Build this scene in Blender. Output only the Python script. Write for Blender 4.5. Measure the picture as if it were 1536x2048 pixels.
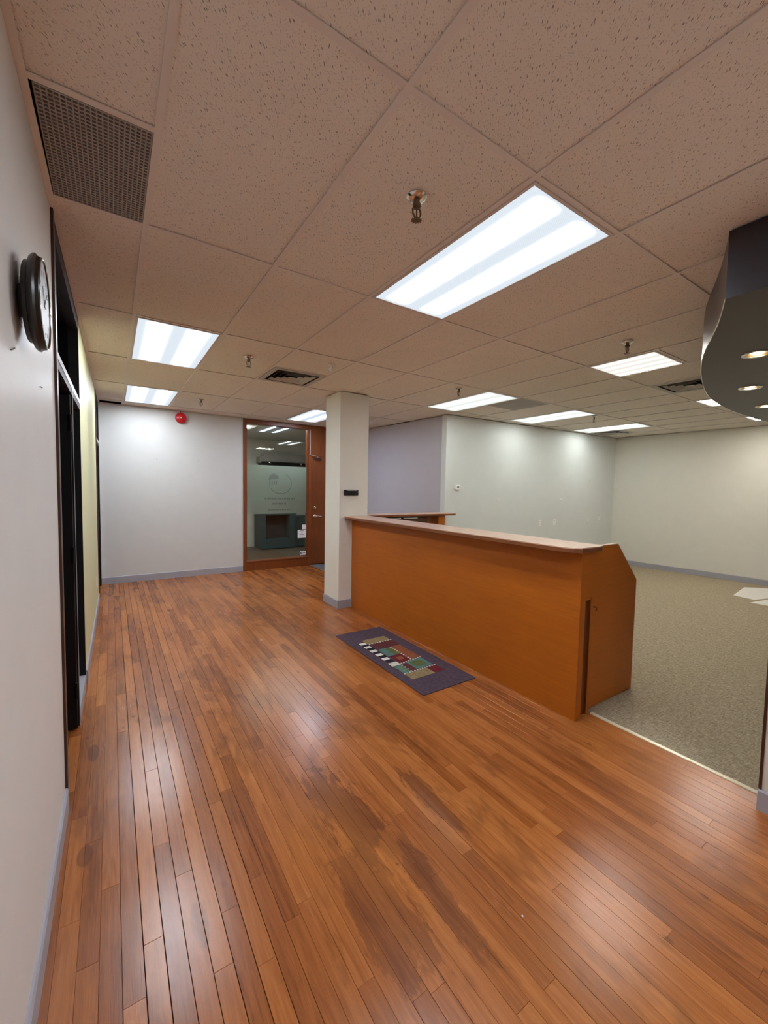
import bpy, bmesh, math, random
from mathutils import Vector, Matrix
random.seed(7)
S = bpy.context.scene
for o in list(bpy.data.objects): bpy.data.objects.remove(o)
COL = S.collection

# ------------------------------------------------------------------ camera
CAM_H, CH = 1.5433, 2.743
FPX, YAW, PITCH, ROLL = 818.47, 0.5870, -0.0573, 0.0191
cd = bpy.data.cameras.new('camera'); cam = bpy.data.objects.new('camera', cd); COL.objects.link(cam)
cd.sensor_fit = 'HORIZONTAL'; cd.sensor_width = 36.0; cd.lens = FPX / 1536.0 * 36.0
cd.clip_start = 0.02; cd.clip_end = 100
fw = Vector((math.sin(YAW)*math.cos(PITCH), math.cos(YAW)*math.cos(PITCH), math.sin(PITCH)))
rt = Vector((math.cos(YAW), -math.sin(YAW), 0)); up = rt.cross(fw)
r2 = rt*math.cos(ROLL) + up*math.sin(ROLL); u2 = -rt*math.sin(ROLL) + up*math.cos(ROLL)
cam.matrix_world = Matrix(((r2.x, u2.x, -fw.x, 0), (r2.y, u2.y, -fw.y, 0), (r2.z, u2.z, -fw.z, CAM_H), (0, 0, 0, 1)))
S.camera = cam
# ------------------------------------------------------------------ world, exposure
w = bpy.data.worlds.new('world'); S.world = w; w.use_nodes = True
w.node_tree.nodes['Background'].inputs[0].default_value = (0.9, 0.95, 1, 1)
w.node_tree.nodes['Background'].inputs[1].default_value = 0.0
S.view_settings.view_transform = 'Standard'; S.view_settings.look = 'None'
S.view_settings.gamma = 1.0; S.view_settings.use_curve_mapping = False
S.view_settings.exposure = 0.0
S.cycles.max_bounces = 8; S.cycles.diffuse_bounces = 5; S.cycles.glossy_bounces = 3
# fluorescent output of the ceiling fixtures (all light in the room comes from them and the halogen spots)
TUBE_COOL, TUBE_WARM, LENS_BASE = 73.0, 53.0, 0.93
COOL = (0.84, 0.92, 1.0); WARM = (1.0, 0.955, 0.84); HALOGEN = (1.0, 0.72, 0.38)

# ------------------------------------------------------------------ materials
def newmat(name):
    m = bpy.data.materials.new(name); m.use_nodes = True
    nt = m.node_tree; b = nt.nodes['Principled BSDF']
    return m, nt, b
def N(nt, t, **kw):
    n = nt.nodes.new(t)
    for k, v in kw.items():
        if k in n.inputs.keys() if isinstance(k, str) else False: n.inputs[k].default_value = v
        else: setattr(n, k, v)
    return n
def mth(nt, op, a, b=None):
    n = nt.nodes.new('ShaderNodeMath'); n.operation = op
    for i, v in enumerate((a, b)):
        if v is None: continue
        if isinstance(v, (int, float)): n.inputs[i].default_value = v
        else: nt.links.new(v, n.inputs[i])
    return n.outputs[0]
def ramp(nt, fac, stops):
    r = nt.nodes.new('ShaderNodeValToRGB'); e = r.color_ramp.elements
    while len(e) < len(stops): e.new(0.5)
    for el, (p, c) in zip(e, stops):
        el.position = p; el.color = (*c, 1) if len(c) == 3 else c
    nt.links.new(fac, r.inputs[0]); return r.outputs[0]
def mapping(nt, coord='Object', scale=(1, 1, 1), rot=(0, 0, 0)):
    tc = nt.nodes.new('ShaderNodeTexCoord'); mp = nt.nodes.new('ShaderNodeMapping')
    mp.inputs['Scale'].default_value = scale; mp.inputs['Rotation'].default_value = rot
    nt.links.new(tc.outputs[coord], mp.inputs[0]); return mp.outputs[0]
def world_pos(nt, scale=(1, 1, 1), rot=(0, 0, 0)):
    g = nt.nodes.new('ShaderNodeNewGeometry'); mp = nt.nodes.new('ShaderNodeMapping')
    mp.inputs['Scale'].default_value = scale; mp.inputs['Rotation'].default_value = rot
    nt.links.new(g.outputs['Position'], mp.inputs[0]); return mp.outputs[0]
def noise(nt, vec, scale, detail=3.0, rough=0.55, dist=0.0):
    n = nt.nodes.new('ShaderNodeTexNoise'); n.inputs['Scale'].default_value = scale
    n.inputs['Detail'].default_value = detail; n.inputs['Roughness'].default_value = rough
    n.inputs['Distortion'].default_value = dist
    nt.links.new(vec, n.inputs['Vector']); return n.outputs['Fac']
def bump(nt, b, h, strength=0.2, dist=0.002):
    n = nt.nodes.new('ShaderNodeBump'); n.inputs['Strength'].default_value = strength; n.inputs['Distance'].default_value = dist
    nt.links.new(h, n.inputs['Height']); nt.links.new(n.outputs[0], b.inputs['Normal'])
def mixc(nt, fac, a, c, blend='MIX'):
    n = nt.nodes.new('ShaderNodeMix'); n.data_type = 'RGBA'; n.blend_type = blend
    for sock, v in ((n.inputs[0], fac), (n.inputs[6], a), (n.inputs[7], c)):
        if isinstance(v, (int, float)): sock.default_value = v
        elif isinstance(v, tuple): sock.default_value = (*v, 1)
        else: nt.links.new(v, sock)
    return n.outputs[2]
M = {}
def simple(name, col, rough=0.5, metal=0.0, var=0.06, nscale=6.0, bmp=0.0, bscale=200.0, spec=0.5):
    m, nt, b = newmat(name)
    v = world_pos(nt)
    f = noise(nt, v, nscale, 1.0)
    c = ramp(nt, f, [(0.3, tuple(x*(1-var) for x in col)), (0.7, tuple(min(1, x*(1+var)) for x in col))])
    nt.links.new(c, b.inputs['Base Color'])
    b.inputs['Roughness'].default_value = rough; b.inputs['Metallic'].default_value = metal
    b.inputs['Specular IOR Level'].default_value = spec
    if bmp: bump(nt, b, noise(nt, v, bscale, 2), bmp, 0.001)
    M[name] = m; return m
simple('wall_white', (0.72, 0.70, 0.68), 0.45, var=0.012)
simple('wall_end', (0.63, 0.62, 0.605), 0.45, var=0.012)
simple('column_paint', (0.80, 0.785, 0.72), 0.45, var=0.012)
simple('lobby_floor', (0.13, 0.095, 0.07), 0.6, var=0.1)
simple('wall_far', (0.70, 0.72, 0.70), 0.5, var=0.012)
simple('wall_lavender', (0.53, 0.50, 0.54), 0.55, var=0.012)
simple('wall_yellow', (0.66, 0.64, 0.38), 0.5, var=0.012)
simple('wall_cream', (0.70, 0.675, 0.60), 0.5, var=0.012)
simple('baseboard', (0.36, 0.35, 0.39), 0.45, var=0.02)
simple('baseboard_edge', (0.62, 0.61, 0.62), 0.5, var=0.02)
simple('black_frame', (0.006, 0.006, 0.007), 0.5, var=0.2, spec=0.3)
simple('door_black', (0.005, 0.0045, 0.0045), 0.55, var=0.2, spec=0.25)
simple('bead', (0.55, 0.55, 0.57), 0.35, metal=0.3)
simple('brown_casing', (0.05, 0.016, 0.008), 0.4)
simple('chrome', (0.75, 0.74, 0.72), 0.15, metal=1.0, var=0.02)
simple('brass_dark', (0.20, 0.15, 0.09), 0.35, metal=0.9)
simple('white_metal', (0.66, 0.60, 0.56), 0.45, var=0.02)
simple('tee', (0.79, 0.73, 0.68), 0.5, var=0.02)
simple('plenum', (0.10, 0.09, 0.08), 0.9)
simple('duct_dark', (0.010, 0.009, 0.008), 0.8)
simple('louver', (0.50, 0.47, 0.43), 0.5)
simple('grille', (0.34, 0.31, 0.28), 0.5, var=0.03)
simple('grey_panel', (0.36, 0.33, 0.29), 0.6)
simple('plastic_white', (0.88, 0.88, 0.86), 0.4, var=0.02)
simple('plastic_black', (0.010, 0.010, 0.011), 0.32, var=0.1)
simple('clock_black', (0.010, 0.008, 0.007), 0.30, var=0.1)
simple('clock_face', (0.40, 0.40, 0.42), 0.5, var=0.01)
simple('red_paint', (0.55, 0.010, 0.018), 0.28, var=0.05)
simple('soffit_metal', (0.045, 0.042, 0.048), 0.30, metal=0.6, var=0.08)
simple('soffit_bottom', (0.040, 0.030, 0.025), 0.45, metal=0.1, var=0.06)
simple('trim_steel', (0.72, 0.70, 0.68), 0.22, metal=1.0)
simple('strip_cream', (0.78, 0.70, 0.52), 0.35, metal=0.3)
simple('paper', (0.74, 0.70, 0.64), 0.7, var=0.03)
simple('paper_white', (0.85, 0.86, 0.88), 0.6, var=0.01)
simple('ink', (0.10, 0.10, 0.11), 0.6)
simple('teal', (0.030, 0.085, 0.105), 0.5, var=0.06)
simple('dark_hole', (0.040, 0.044, 0.048), 0.7)
simple('grey_housing', (0.36, 0.34, 0.34), 0.5)
simple('backroom_wall', (0.62, 0.61, 0.57), 0.6, var=0.01)
simple('dark_room', (0.10, 0.09, 0.08), 0.8)  # office darkness put into the wall colour
simple('handle_grey', (0.62, 0.60, 0.60), 0.35, metal=0.2)
simple('screen_grey', (0.16, 0.17, 0.16), 0.35)

def wood(name, c0, c1, c2, rough, axis='z', scale=1.0, gloss_var=0.05, bmp=0.05, coat=0.0):
    m, nt, b = newmat(name)
    st = {'x': (1.2, 26, 26), 'y': (26, 1.2, 26), 'z': (26, 26, 1.2)}[axis]
    v = world_pos(nt, tuple(s*scale for s in st))
    f1 = noise(nt, v, 2.2, 5, 0.6, 0.6)
    v2 = world_pos(nt, tuple(s*scale*4 for s in st)); f2 = noise(nt, v2, 2.5, 3, 0.6)
    v3 = world_pos(nt); f3 = noise(nt, v3, 2.5, 2)
    f = mth(nt, 'ADD', mth(nt, 'MULTIPLY', f1, 0.5), mth(nt, 'ADD', mth(nt, 'MULTIPLY', f2, 0.25), mth(nt, 'MULTIPLY', f3, 0.25)))
    c = ramp(nt, f, [(0.32, c0), (0.5, c1), (0.7, c2)])
    nt.links.new(c, b.inputs['Base Color'])
    r = mth(nt, 'ADD', mth(nt, 'MULTIPLY', f2, gloss_var), rough - gloss_var/2); nt.links.new(r, b.inputs['Roughness'])
    bump(nt, b, f2, bmp, 0.001)
    b.inputs['Coat Weight'].default_value = coat; b.inputs['Coat Roughness'].default_value = 0.15
    M[name] = m
wood('wood_counter', (0.37, 0.092, 0.003), (0.44, 0.115, 0.004), (0.51, 0.140, 0.006), 0.48, 'y', 1.2)
wood('wood_end', (0.42, 0.105, 0.002), (0.50, 0.125, 0.003), (0.57, 0.15, 0.005), 0.48, 'x', 1.2)
wood('wood_top', (0.56, 0.33, 0.23), (0.64, 0.39, 0.275), (0.72, 0.45, 0.32), 0.26, 'y', 1.0, gloss_var=0.02, bmp=0.004, coat=0.3)
wood('wood_top_x', (0.56, 0.33, 0.23), (0.64, 0.39, 0.275), (0.72, 0.45, 0.32), 0.26, 'x', 1.0, gloss_var=0.02, bmp=0.004, coat=0.3)
wood('wood_edge', (0.16, 0.050, 0.015), (0.21, 0.066, 0.021), (0.26, 0.085, 0.028), 0.35, 'y', 1.0)
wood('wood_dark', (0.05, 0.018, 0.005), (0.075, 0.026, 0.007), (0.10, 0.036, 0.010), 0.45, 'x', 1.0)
wood('wood_door', (0.13, 0.030, 0.006), (0.185, 0.045, 0.008), (0.24, 0.062, 0.012), 0.35, 'z', 0.8)
wood('wood_slot_shade', (0.10, 0.022, 0.003), (0.14, 0.032, 0.004), (0.18, 0.044, 0.006), 0.4, 'z', 1.0)  # darkened counter wood; shade in the gate slot is put into the colour

# --- strip flooring: per-board tone attribute, grain, shaped wear stains
def plank_mat():
    m, nt, b = newmat('plank')
    at = nt.nodes.new('ShaderNodeAttribute'); at.attribute_name = 'tone'
    tone = at.outputs['Fac']
    g = nt.nodes.new('ShaderNodeNewGeometry')
    off = nt.nodes.new('ShaderNodeCombineXYZ'); nt.links.new(mth(nt, 'MULTIPLY', tone, 37.0), off.inputs[1]); nt.links.new(mth(nt, 'MULTIPLY', tone, 11.0), off.inputs[2])
    add = nt.nodes.new('ShaderNodeVectorMath'); add.operation = 'ADD'; nt.links.new(g.outputs['Position'], add.inputs[0]); nt.links.new(off.outputs[0], add.inputs[1])
    mp = nt.nodes.new('ShaderNodeMapping'); mp.inputs['Scale'].default_value = (34, 1.6, 10); nt.links.new(add.outputs[0], mp.inputs[0])
    gr = noise(nt, mp.outputs[0], 1.6, 5, 0.62, 0.9)
    mp2 = nt.nodes.new('ShaderNodeMapping'); mp2.inputs['Scale'].default_value = (160, 5, 10); nt.links.new(add.outputs[0], mp2.inputs[0])
    fine = noise(nt, mp2.outputs[0], 2.0, 3, 0.6)
    base = mth(nt, 'ADD', mth(nt, 'MULTIPLY', gr, 0.50), mth(nt, 'ADD', mth(nt, 'MULTIPLY', fine, 0.22), mth(nt, 'MULTIPLY', mth(nt, 'ADD', mth(nt, 'MULTIPLY', tone, 0.8), 0.1), 0.30)))
    c = ramp(nt, base, [(0.26, (0.150, 0.039, 0.009)), (0.42, (0.285, 0.084, 0.019)), (0.56, (0.385, 0.124, 0.029)), (0.76, (0.50, 0.184, 0.048))])
    # darker worn stain blotches (fixed shapes in the wood)
    st = noise(nt, world_pos(nt, (2.2, 0.8, 1), (0, 0, 0.06)), 1.15, 4, 0.72, 0.4)
    stm = ramp(nt, st, [(0.535, (0, 0, 0)), (0.60, (1, 1, 1))])
    c = mixc(nt, mth(nt, 'MULTIPLY', stm, 0.42), c, (0.140, 0.042, 0.015))
    s2 = noise(nt, world_pos(nt, (9, 1.7, 1)), 1.6, 4, 0.7, 0.6)
    s2m = ramp(nt, s2, [(0.57, (0, 0, 0)), (0.68, (1, 1, 1))])
    c = mixc(nt, mth(nt, 'MULTIPLY', s2m, 0.36), c, (0.125, 0.036, 0.011))
    sp = nt.nodes.new('ShaderNodeSeparateXYZ'); nt.links.new(g.outputs['Position'], sp.inputs[0])
    n_ = noise(nt, world_pos(nt, (11, 3.2, 1)), 1.3, 5, 0.75, 0.4)
    def blot(cx, cy, rx_, ry_, rot, f, amp):
        nonlocal c
        dx = mth(nt, 'SUBTRACT', sp.outputs[0], cx); dy = mth(nt, 'SUBTRACT', sp.outputs[1], cy); ca, sa = math.cos(rot), math.sin(rot)
        u = mth(nt, 'DIVIDE', mth(nt, 'ADD', mth(nt, 'MULTIPLY', dx, ca), mth(nt, 'MULTIPLY', dy, sa)), rx_)
        v = mth(nt, 'DIVIDE', mth(nt, 'SUBTRACT', mth(nt, 'MULTIPLY', dy, ca), mth(nt, 'MULTIPLY', dx, sa)), ry_)
        d = mth(nt, 'SQRT', mth(nt, 'ADD', mth(nt, 'MULTIPLY', u, u), mth(nt, 'MULTIPLY', v, v)))
        d = mth(nt, 'ADD', d, mth(nt, 'MULTIPLY', mth(nt, 'SUBTRACT', n_, 0.5), amp))
        m_ = ramp(nt, d, [(0.80, (1, 1, 1)), (0.98, (0, 0, 0))])
        c = mixc(nt, mth(nt, 'MULTIPLY', m_, f), c, (0.105, 0.030, 0.013))
    blot(0.90, 1.66, 0.13, 0.34, 0.0, 0.62, 2.6); blot(0.80, 1.20, 0.12, 0.34, 0.0, 0.45, 3.0); blot(1.30, 1.50, 0.06, 0.26, 0.0, 0.55, 2.4); blot(1.02, 1.10, 0.06, 0.3, 0.0, 0.5, 2.6)
    blot(-0.112, 2.79, 0.030, 0.10, 0, 0.55, 0.5); blot(-0.117, 2.01, 0.030, 0.07, 0, 0.5, 0.7); blot(0.234, 1.47, 0.03, 0.10, 0, 0.4, 1.0)
    s3 = noise(nt, world_pos(nt, (1.3, 0.5, 1)), 1.0, 3, 0.6)
    c = mixc(nt, mth(nt, 'MULTIPLY', ramp(nt, s3, [(0.5, (0, 0, 0)), (0.75, (1, 1, 1))]), 0.4), c, (0.62, 0.235, 0.055))
    # knots
    wp2 = world_pos(nt, (9, 5, 1)); kn = nt.nodes.new('ShaderNodeTexVoronoi'); kn.inputs['Scale'].default_value = 1.0; nt.links.new(wp2, kn.inputs['Vector'])
    km = ramp(nt, kn.outputs['Distance'], [(0.04, (1, 1, 1)), (0.12, (0, 0, 0))])
    ksel = ramp(nt, kn.outputs['Color'], [(0.55, (0, 0, 0)), (0.6, (1, 1, 1))])
    c = mixc(nt, mth(nt, 'MULTIPLY', mth(nt, 'MULTIPLY', km, ksel), 0.55), c, (0.10, 0.028, 0.010))
    nt.links.new(c, b.inputs['Base Color'])
    wr = noise(nt, world_pos(nt, (3, 1.2, 1)), 2.0, 3)
    r = mth(nt, 'ADD', mth(nt, 'MULTIPLY', fine, 0.10), mth(nt, 'ADD', mth(nt, 'MULTIPLY', wr, 0.12), 0.13)); nt.links.new(r, b.inputs['Roughness'])
    h = mth(nt, 'ADD', mth(nt, 'MULTIPLY', fine, 0.6), mth(nt, 'MULTIPLY', noise(nt, world_pos(nt, (26, 3, 1)), 1.0, 2), 1.2))
    bump(nt, b, h, 0.18, 0.0014)
    b.inputs['Specular IOR Level'].default_value = 0.42
    M['plank'] = m
plank_mat()
simple('subfloor', (0.018, 0.008, 0.004), 0.9)

def carpet_mat():
    m, nt, b = newmat('carpet')
    v = world_pos(nt, (1, 1, 1), (0, 0, 0))
    n1 = noise(nt, world_pos(nt, (22, 95, 1)), 1.0, 3); n2 = noise(nt, world_pos(nt, (95, 22, 1)), 1.0, 3)
    n3 = noise(nt, v, 110, 3)
    h = mth(nt, 'ADD', mth(nt, 'MULTIPLY', mth(nt, 'MAXIMUM', n1, n2), 0.55), mth(nt, 'ADD', mth(nt, 'MULTIPLY', n3, 0.30), 0.07))
    c = ramp(nt, h, [(0.36, (0.17, 0.135, 0.088)), (0.52, (0.34, 0.275, 0.185)), (0.68, (0.55, 0.46, 0.33))])
    nt.links.new(c, b.inputs['Base Color']); b.inputs['Roughness'].default_value = 0.95; b.inputs['Specular IOR Level'].default_value = 0.1
    bump(nt, b, h, 0.7, 0.004); M['carpet'] = m
carpet_mat()

def tile_mat():
    m, nt, b = newmat('ceiling_tile')
    # elongated fissures and pinholes
    def pits(scale, rot, lo, hi, vs):
        v0 = world_pos(nt, (1, 1, 1), (0, 0, rot)); mp = nt.nodes.new('ShaderNodeMapping'); mp.inputs['Scale'].default_value = vs; nt.links.new(v0, mp.inputs[0]); v = mp.outputs[0]
        vo = nt.nodes.new('ShaderNodeTexVoronoi'); vo.inputs['Scale'].default_value = scale
        nt.links.new(v, vo.inputs['Vector'])
        d = ramp(nt, vo.outputs['Distance'], [(lo, (1, 1, 1)), (hi, (0, 0, 0))])
        s = ramp(nt, vo.outputs['Color'], [(0.45, (0, 0, 0)), (0.5, (1, 1, 1))])
        return mth(nt, 'MULTIPLY', d, s)
    p1 = pits(84, 0.72, 0.15, 0.26, (1.9, 0.5, 1)); p2 = pits(190, 0.66, 0.22, 0.36, (1.4, 0.65, 1)); p3 = pits(58, 0.80, 0.07, 0.15, (1.7, 0.6, 1))
    p = mth(nt, 'MAXIMUM', mth(nt, 'MAXIMUM', p1, mth(nt, 'MULTIPLY', p2, 0.45)), p3)
    v = world_pos(nt); f = noise(nt, v, 1.3, 3)
    c = ramp(nt, f, [(0.3, (0.82, 0.765, 0.69)), (0.7, (0.87, 0.81, 0.735))])
    c = mixc(nt, mth(nt, 'MULTIPLY', p, 0.72), c, (0.10, 0.07, 0.05))
    nt.links.new(c, b.inputs['Base Color']); b.inputs['Roughness'].default_value = 0.9; b.inputs['Specular IOR Level'].default_value = 0.1
    M['ceiling_tile'] = m
tile_mat()

def lens_mat(name, col, peak, tubes=2, w=0.036, base=None, half=0.582, fade=0.035):
    m, nt, b = newmat(name); nt.nodes.remove(b)
    tc = nt.nodes.new('ShaderNodeTexCoord'); sx = nt.nodes.new('ShaderNodeSeparateXYZ'); nt.links.new(tc.outputs['Object'], sx.inputs[0])
    d = mth(nt, 'ABSOLUTE', sx.outputs[0])
    if tubes == 2: d = mth(nt, 'SUBTRACT', d, 0.135)
    else: d = mth(nt, 'SUBTRACT', mth(nt, 'ABSOLUTE', mth(nt, 'SUBTRACT', d, 0.14)), 0.068)
    q = mth(nt, 'DIVIDE', d, w); e = mth(nt, 'POWER', 2.71828, mth(nt, 'MULTIPLY', mth(nt, 'MULTIPLY', q, q), -1.0))
    # the tubes stop short of the fixture ends
    fe = mth(nt, 'DIVIDE', mth(nt, 'SUBTRACT', half-0.012, mth(nt, 'ABSOLUTE', sx.outputs[1])), fade)
    cl_ = nt.nodes.new('ShaderNodeClamp'); nt.links.new(fe, cl_.inputs[0]); e = mth(nt, 'MULTIPLY', e, mth(nt, 'MULTIPLY', cl_.outputs[0], cl_.outputs[0]))
    # prismatic lens cells
    pr = mth(nt, 'ADD', 0.97, mth(nt, 'MULTIPLY', mth(nt, 'MULTIPLY', mth(nt, 'SINE', mth(nt, 'MULTIPLY', sx.outputs[0], 520.0)), mth(nt, 'SINE', mth(nt, 'MULTIPLY', sx.outputs[1], 520.0))), 0.06))
    s = mth(nt, 'MULTIPLY', mth(nt, 'ADD', mth(nt, 'MULTIPLY', e, peak), LENS_BASE if base is None else base), pr)
    em = nt.nodes.new('ShaderNodeEmission'); em.inputs[0].default_value = (*col, 1); nt.links.new(s, em.inputs[1])
    nt.links.new(em.outputs[0], nt.nodes['Material Output'].inputs[0]); M[name] = m
lens_mat('lens_cool', COOL, TUBE_COOL, 2)
lens_mat('lens_blue', (0.72, 0.82, 1.0), TUBE_COOL*0.8, 2)
lens_mat('lens_warm', WARM, TUBE_WARM*1.7, 2)
lens_mat('lens_neutral', (0.95, 1.0, 0.96), TUBE_WARM*0.68, 2, fade=0.22)
lens_mat('lens_four', (1.0, 0.955, 0.87), TUBE_WARM*2.6, 4, 0.0135, half=0.277)
lens_mat('lens_square', WARM, TUBE_WARM*1.3, 2, half=0.277)
def emis(name, col, s):
    m, nt, b = newmat(name); nt.nodes.remove(b); em = nt.nodes.new('ShaderNodeEmission')
    f = noise(nt, mapping(nt), 40, 1); st = mth(nt, 'MULTIPLY', mth(nt, 'ADD', f, 0.5), s)
    em.inputs[0].default_value = (*col, 1); nt.links.new(st, em.inputs[1]); nt.links.new(em.outputs[0], nt.nodes['Material Output'].inputs[0]); M[name] = m
emis('halogen', HALOGEN, 22.0)
emis('lobby_fill', (1.0, 0.97, 0.9), 23.0)  # glow of the added fill light behind the glass screen

def glass_mat(name, tint, refl=1.0, ior=1.5):
    m, nt, b = newmat(name); nt.nodes.remove(b)
    t = nt.nodes.new('ShaderNodeBsdfTransparent'); g = nt.nodes.new('ShaderNodeBsdfGlossy'); g.inputs['Roughness'].default_value = 0.02
    f = nt.nodes.new('ShaderNodeFresnel'); f.inputs[0].default_value = ior
    n = noise(nt, world_pos(nt), 3.0, 1); c = ramp(nt, n, [(0.0, tuple(x*0.98 for x in tint)), (1.0, tint)]); nt.links.new(c, t.inputs[0])
    mx = nt.nodes.new('ShaderNodeMixShader'); nt.links.new(mth(nt, 'MULTIPLY', f.outputs[0], refl), mx.inputs[0])
    nt.links.new(t.outputs[0], mx.inputs[1]); nt.links.new(g.outputs[0], mx.inputs[2]); nt.links.new(mx.outputs[0], nt.nodes['Material Output'].inputs[0]); M[name] = m
glass_mat('glass', (0.90, 0.94, 0.92), 1.0, 1.52)
glass_mat('glass_dark', (0.30, 0.31, 0.32), 0.6)
def frost_mat(name, col, opac):
    m, nt, b = newmat(name); nt.nodes.remove(b)
    d = nt.nodes.new('ShaderNodeBsdfDiffuse'); tr = nt.nodes.new('ShaderNodeBsdfTranslucent'); t = nt.nodes.new('ShaderNodeBsdfTransparent')
    n = noise(nt, world_pos(nt), 300.0, 1); c = ramp(nt, n, [(0.2, tuple(x*0.93 for x in col)), (0.8, col)])
    nt.links.new(c, d.inputs[0]); nt.links.new(c, tr.inputs[0])
    m1 = nt.nodes.new('ShaderNodeMixShader'); m1.inputs[0].default_value = 0.4; nt.links.new(d.outputs[0], m1.inputs[1]); nt.links.new(tr.outputs[0], m1.inputs[2])
    m2 = nt.nodes.new('ShaderNodeMixShader'); m2.inputs[0].default_value = opac; nt.links.new(t.outputs[0], m2.inputs[1]); nt.links.new(m1.outputs[0], m2.inputs[2])
    nt.links.new(m2.outputs[0], nt.nodes['Material Output'].inputs[0]); M[name] = m
frost_mat('frosted_film', (0.74, 0.79, 0.76), 0.88)
frost_mat('film_logo', (0.82, 0.87, 0.84), 0.4)
def fuzz(name, col, var=0.25):
    m, nt, b = newmat(name); v = world_pos(nt); f = noise(nt, v, 38, 4, 0.7)
    c = ramp(nt, f, [(0.3, tuple(x*(1-var) for x in col)), (0.7, tuple(x*(1+var) for x in col))]); nt.links.new(c, b.inputs['Base Color'])
    b.inputs['Roughness'].default_value = 0.95; b.inputs['Specular IOR Level'].default_value = 0.1
    bump(nt, b, noise(nt, v, 420, 2), 0.6, 0.003); M[name] = m
for k, c in dict(mat_purple=(0.088, 0.060, 0.082), mat_tan=(0.27, 0.20, 0.105), mat_maroon=(0.115, 0.035, 0.036), mat_rust=(0.27, 0.088, 0.042),
                 mat_teal=(0.10, 0.20, 0.175), mat_green=(0.115, 0.135, 0.050), mat_red=(0.15, 0.022, 0.030), mat_white=(0.78, 0.76, 0.70), mat_black=(0.018, 0.016, 0.020), mat_cream=(0.62, 0.60, 0.50), mat_sage=(0.16, 0.21, 0.13)).items(): fuzz(k, c)

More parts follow.
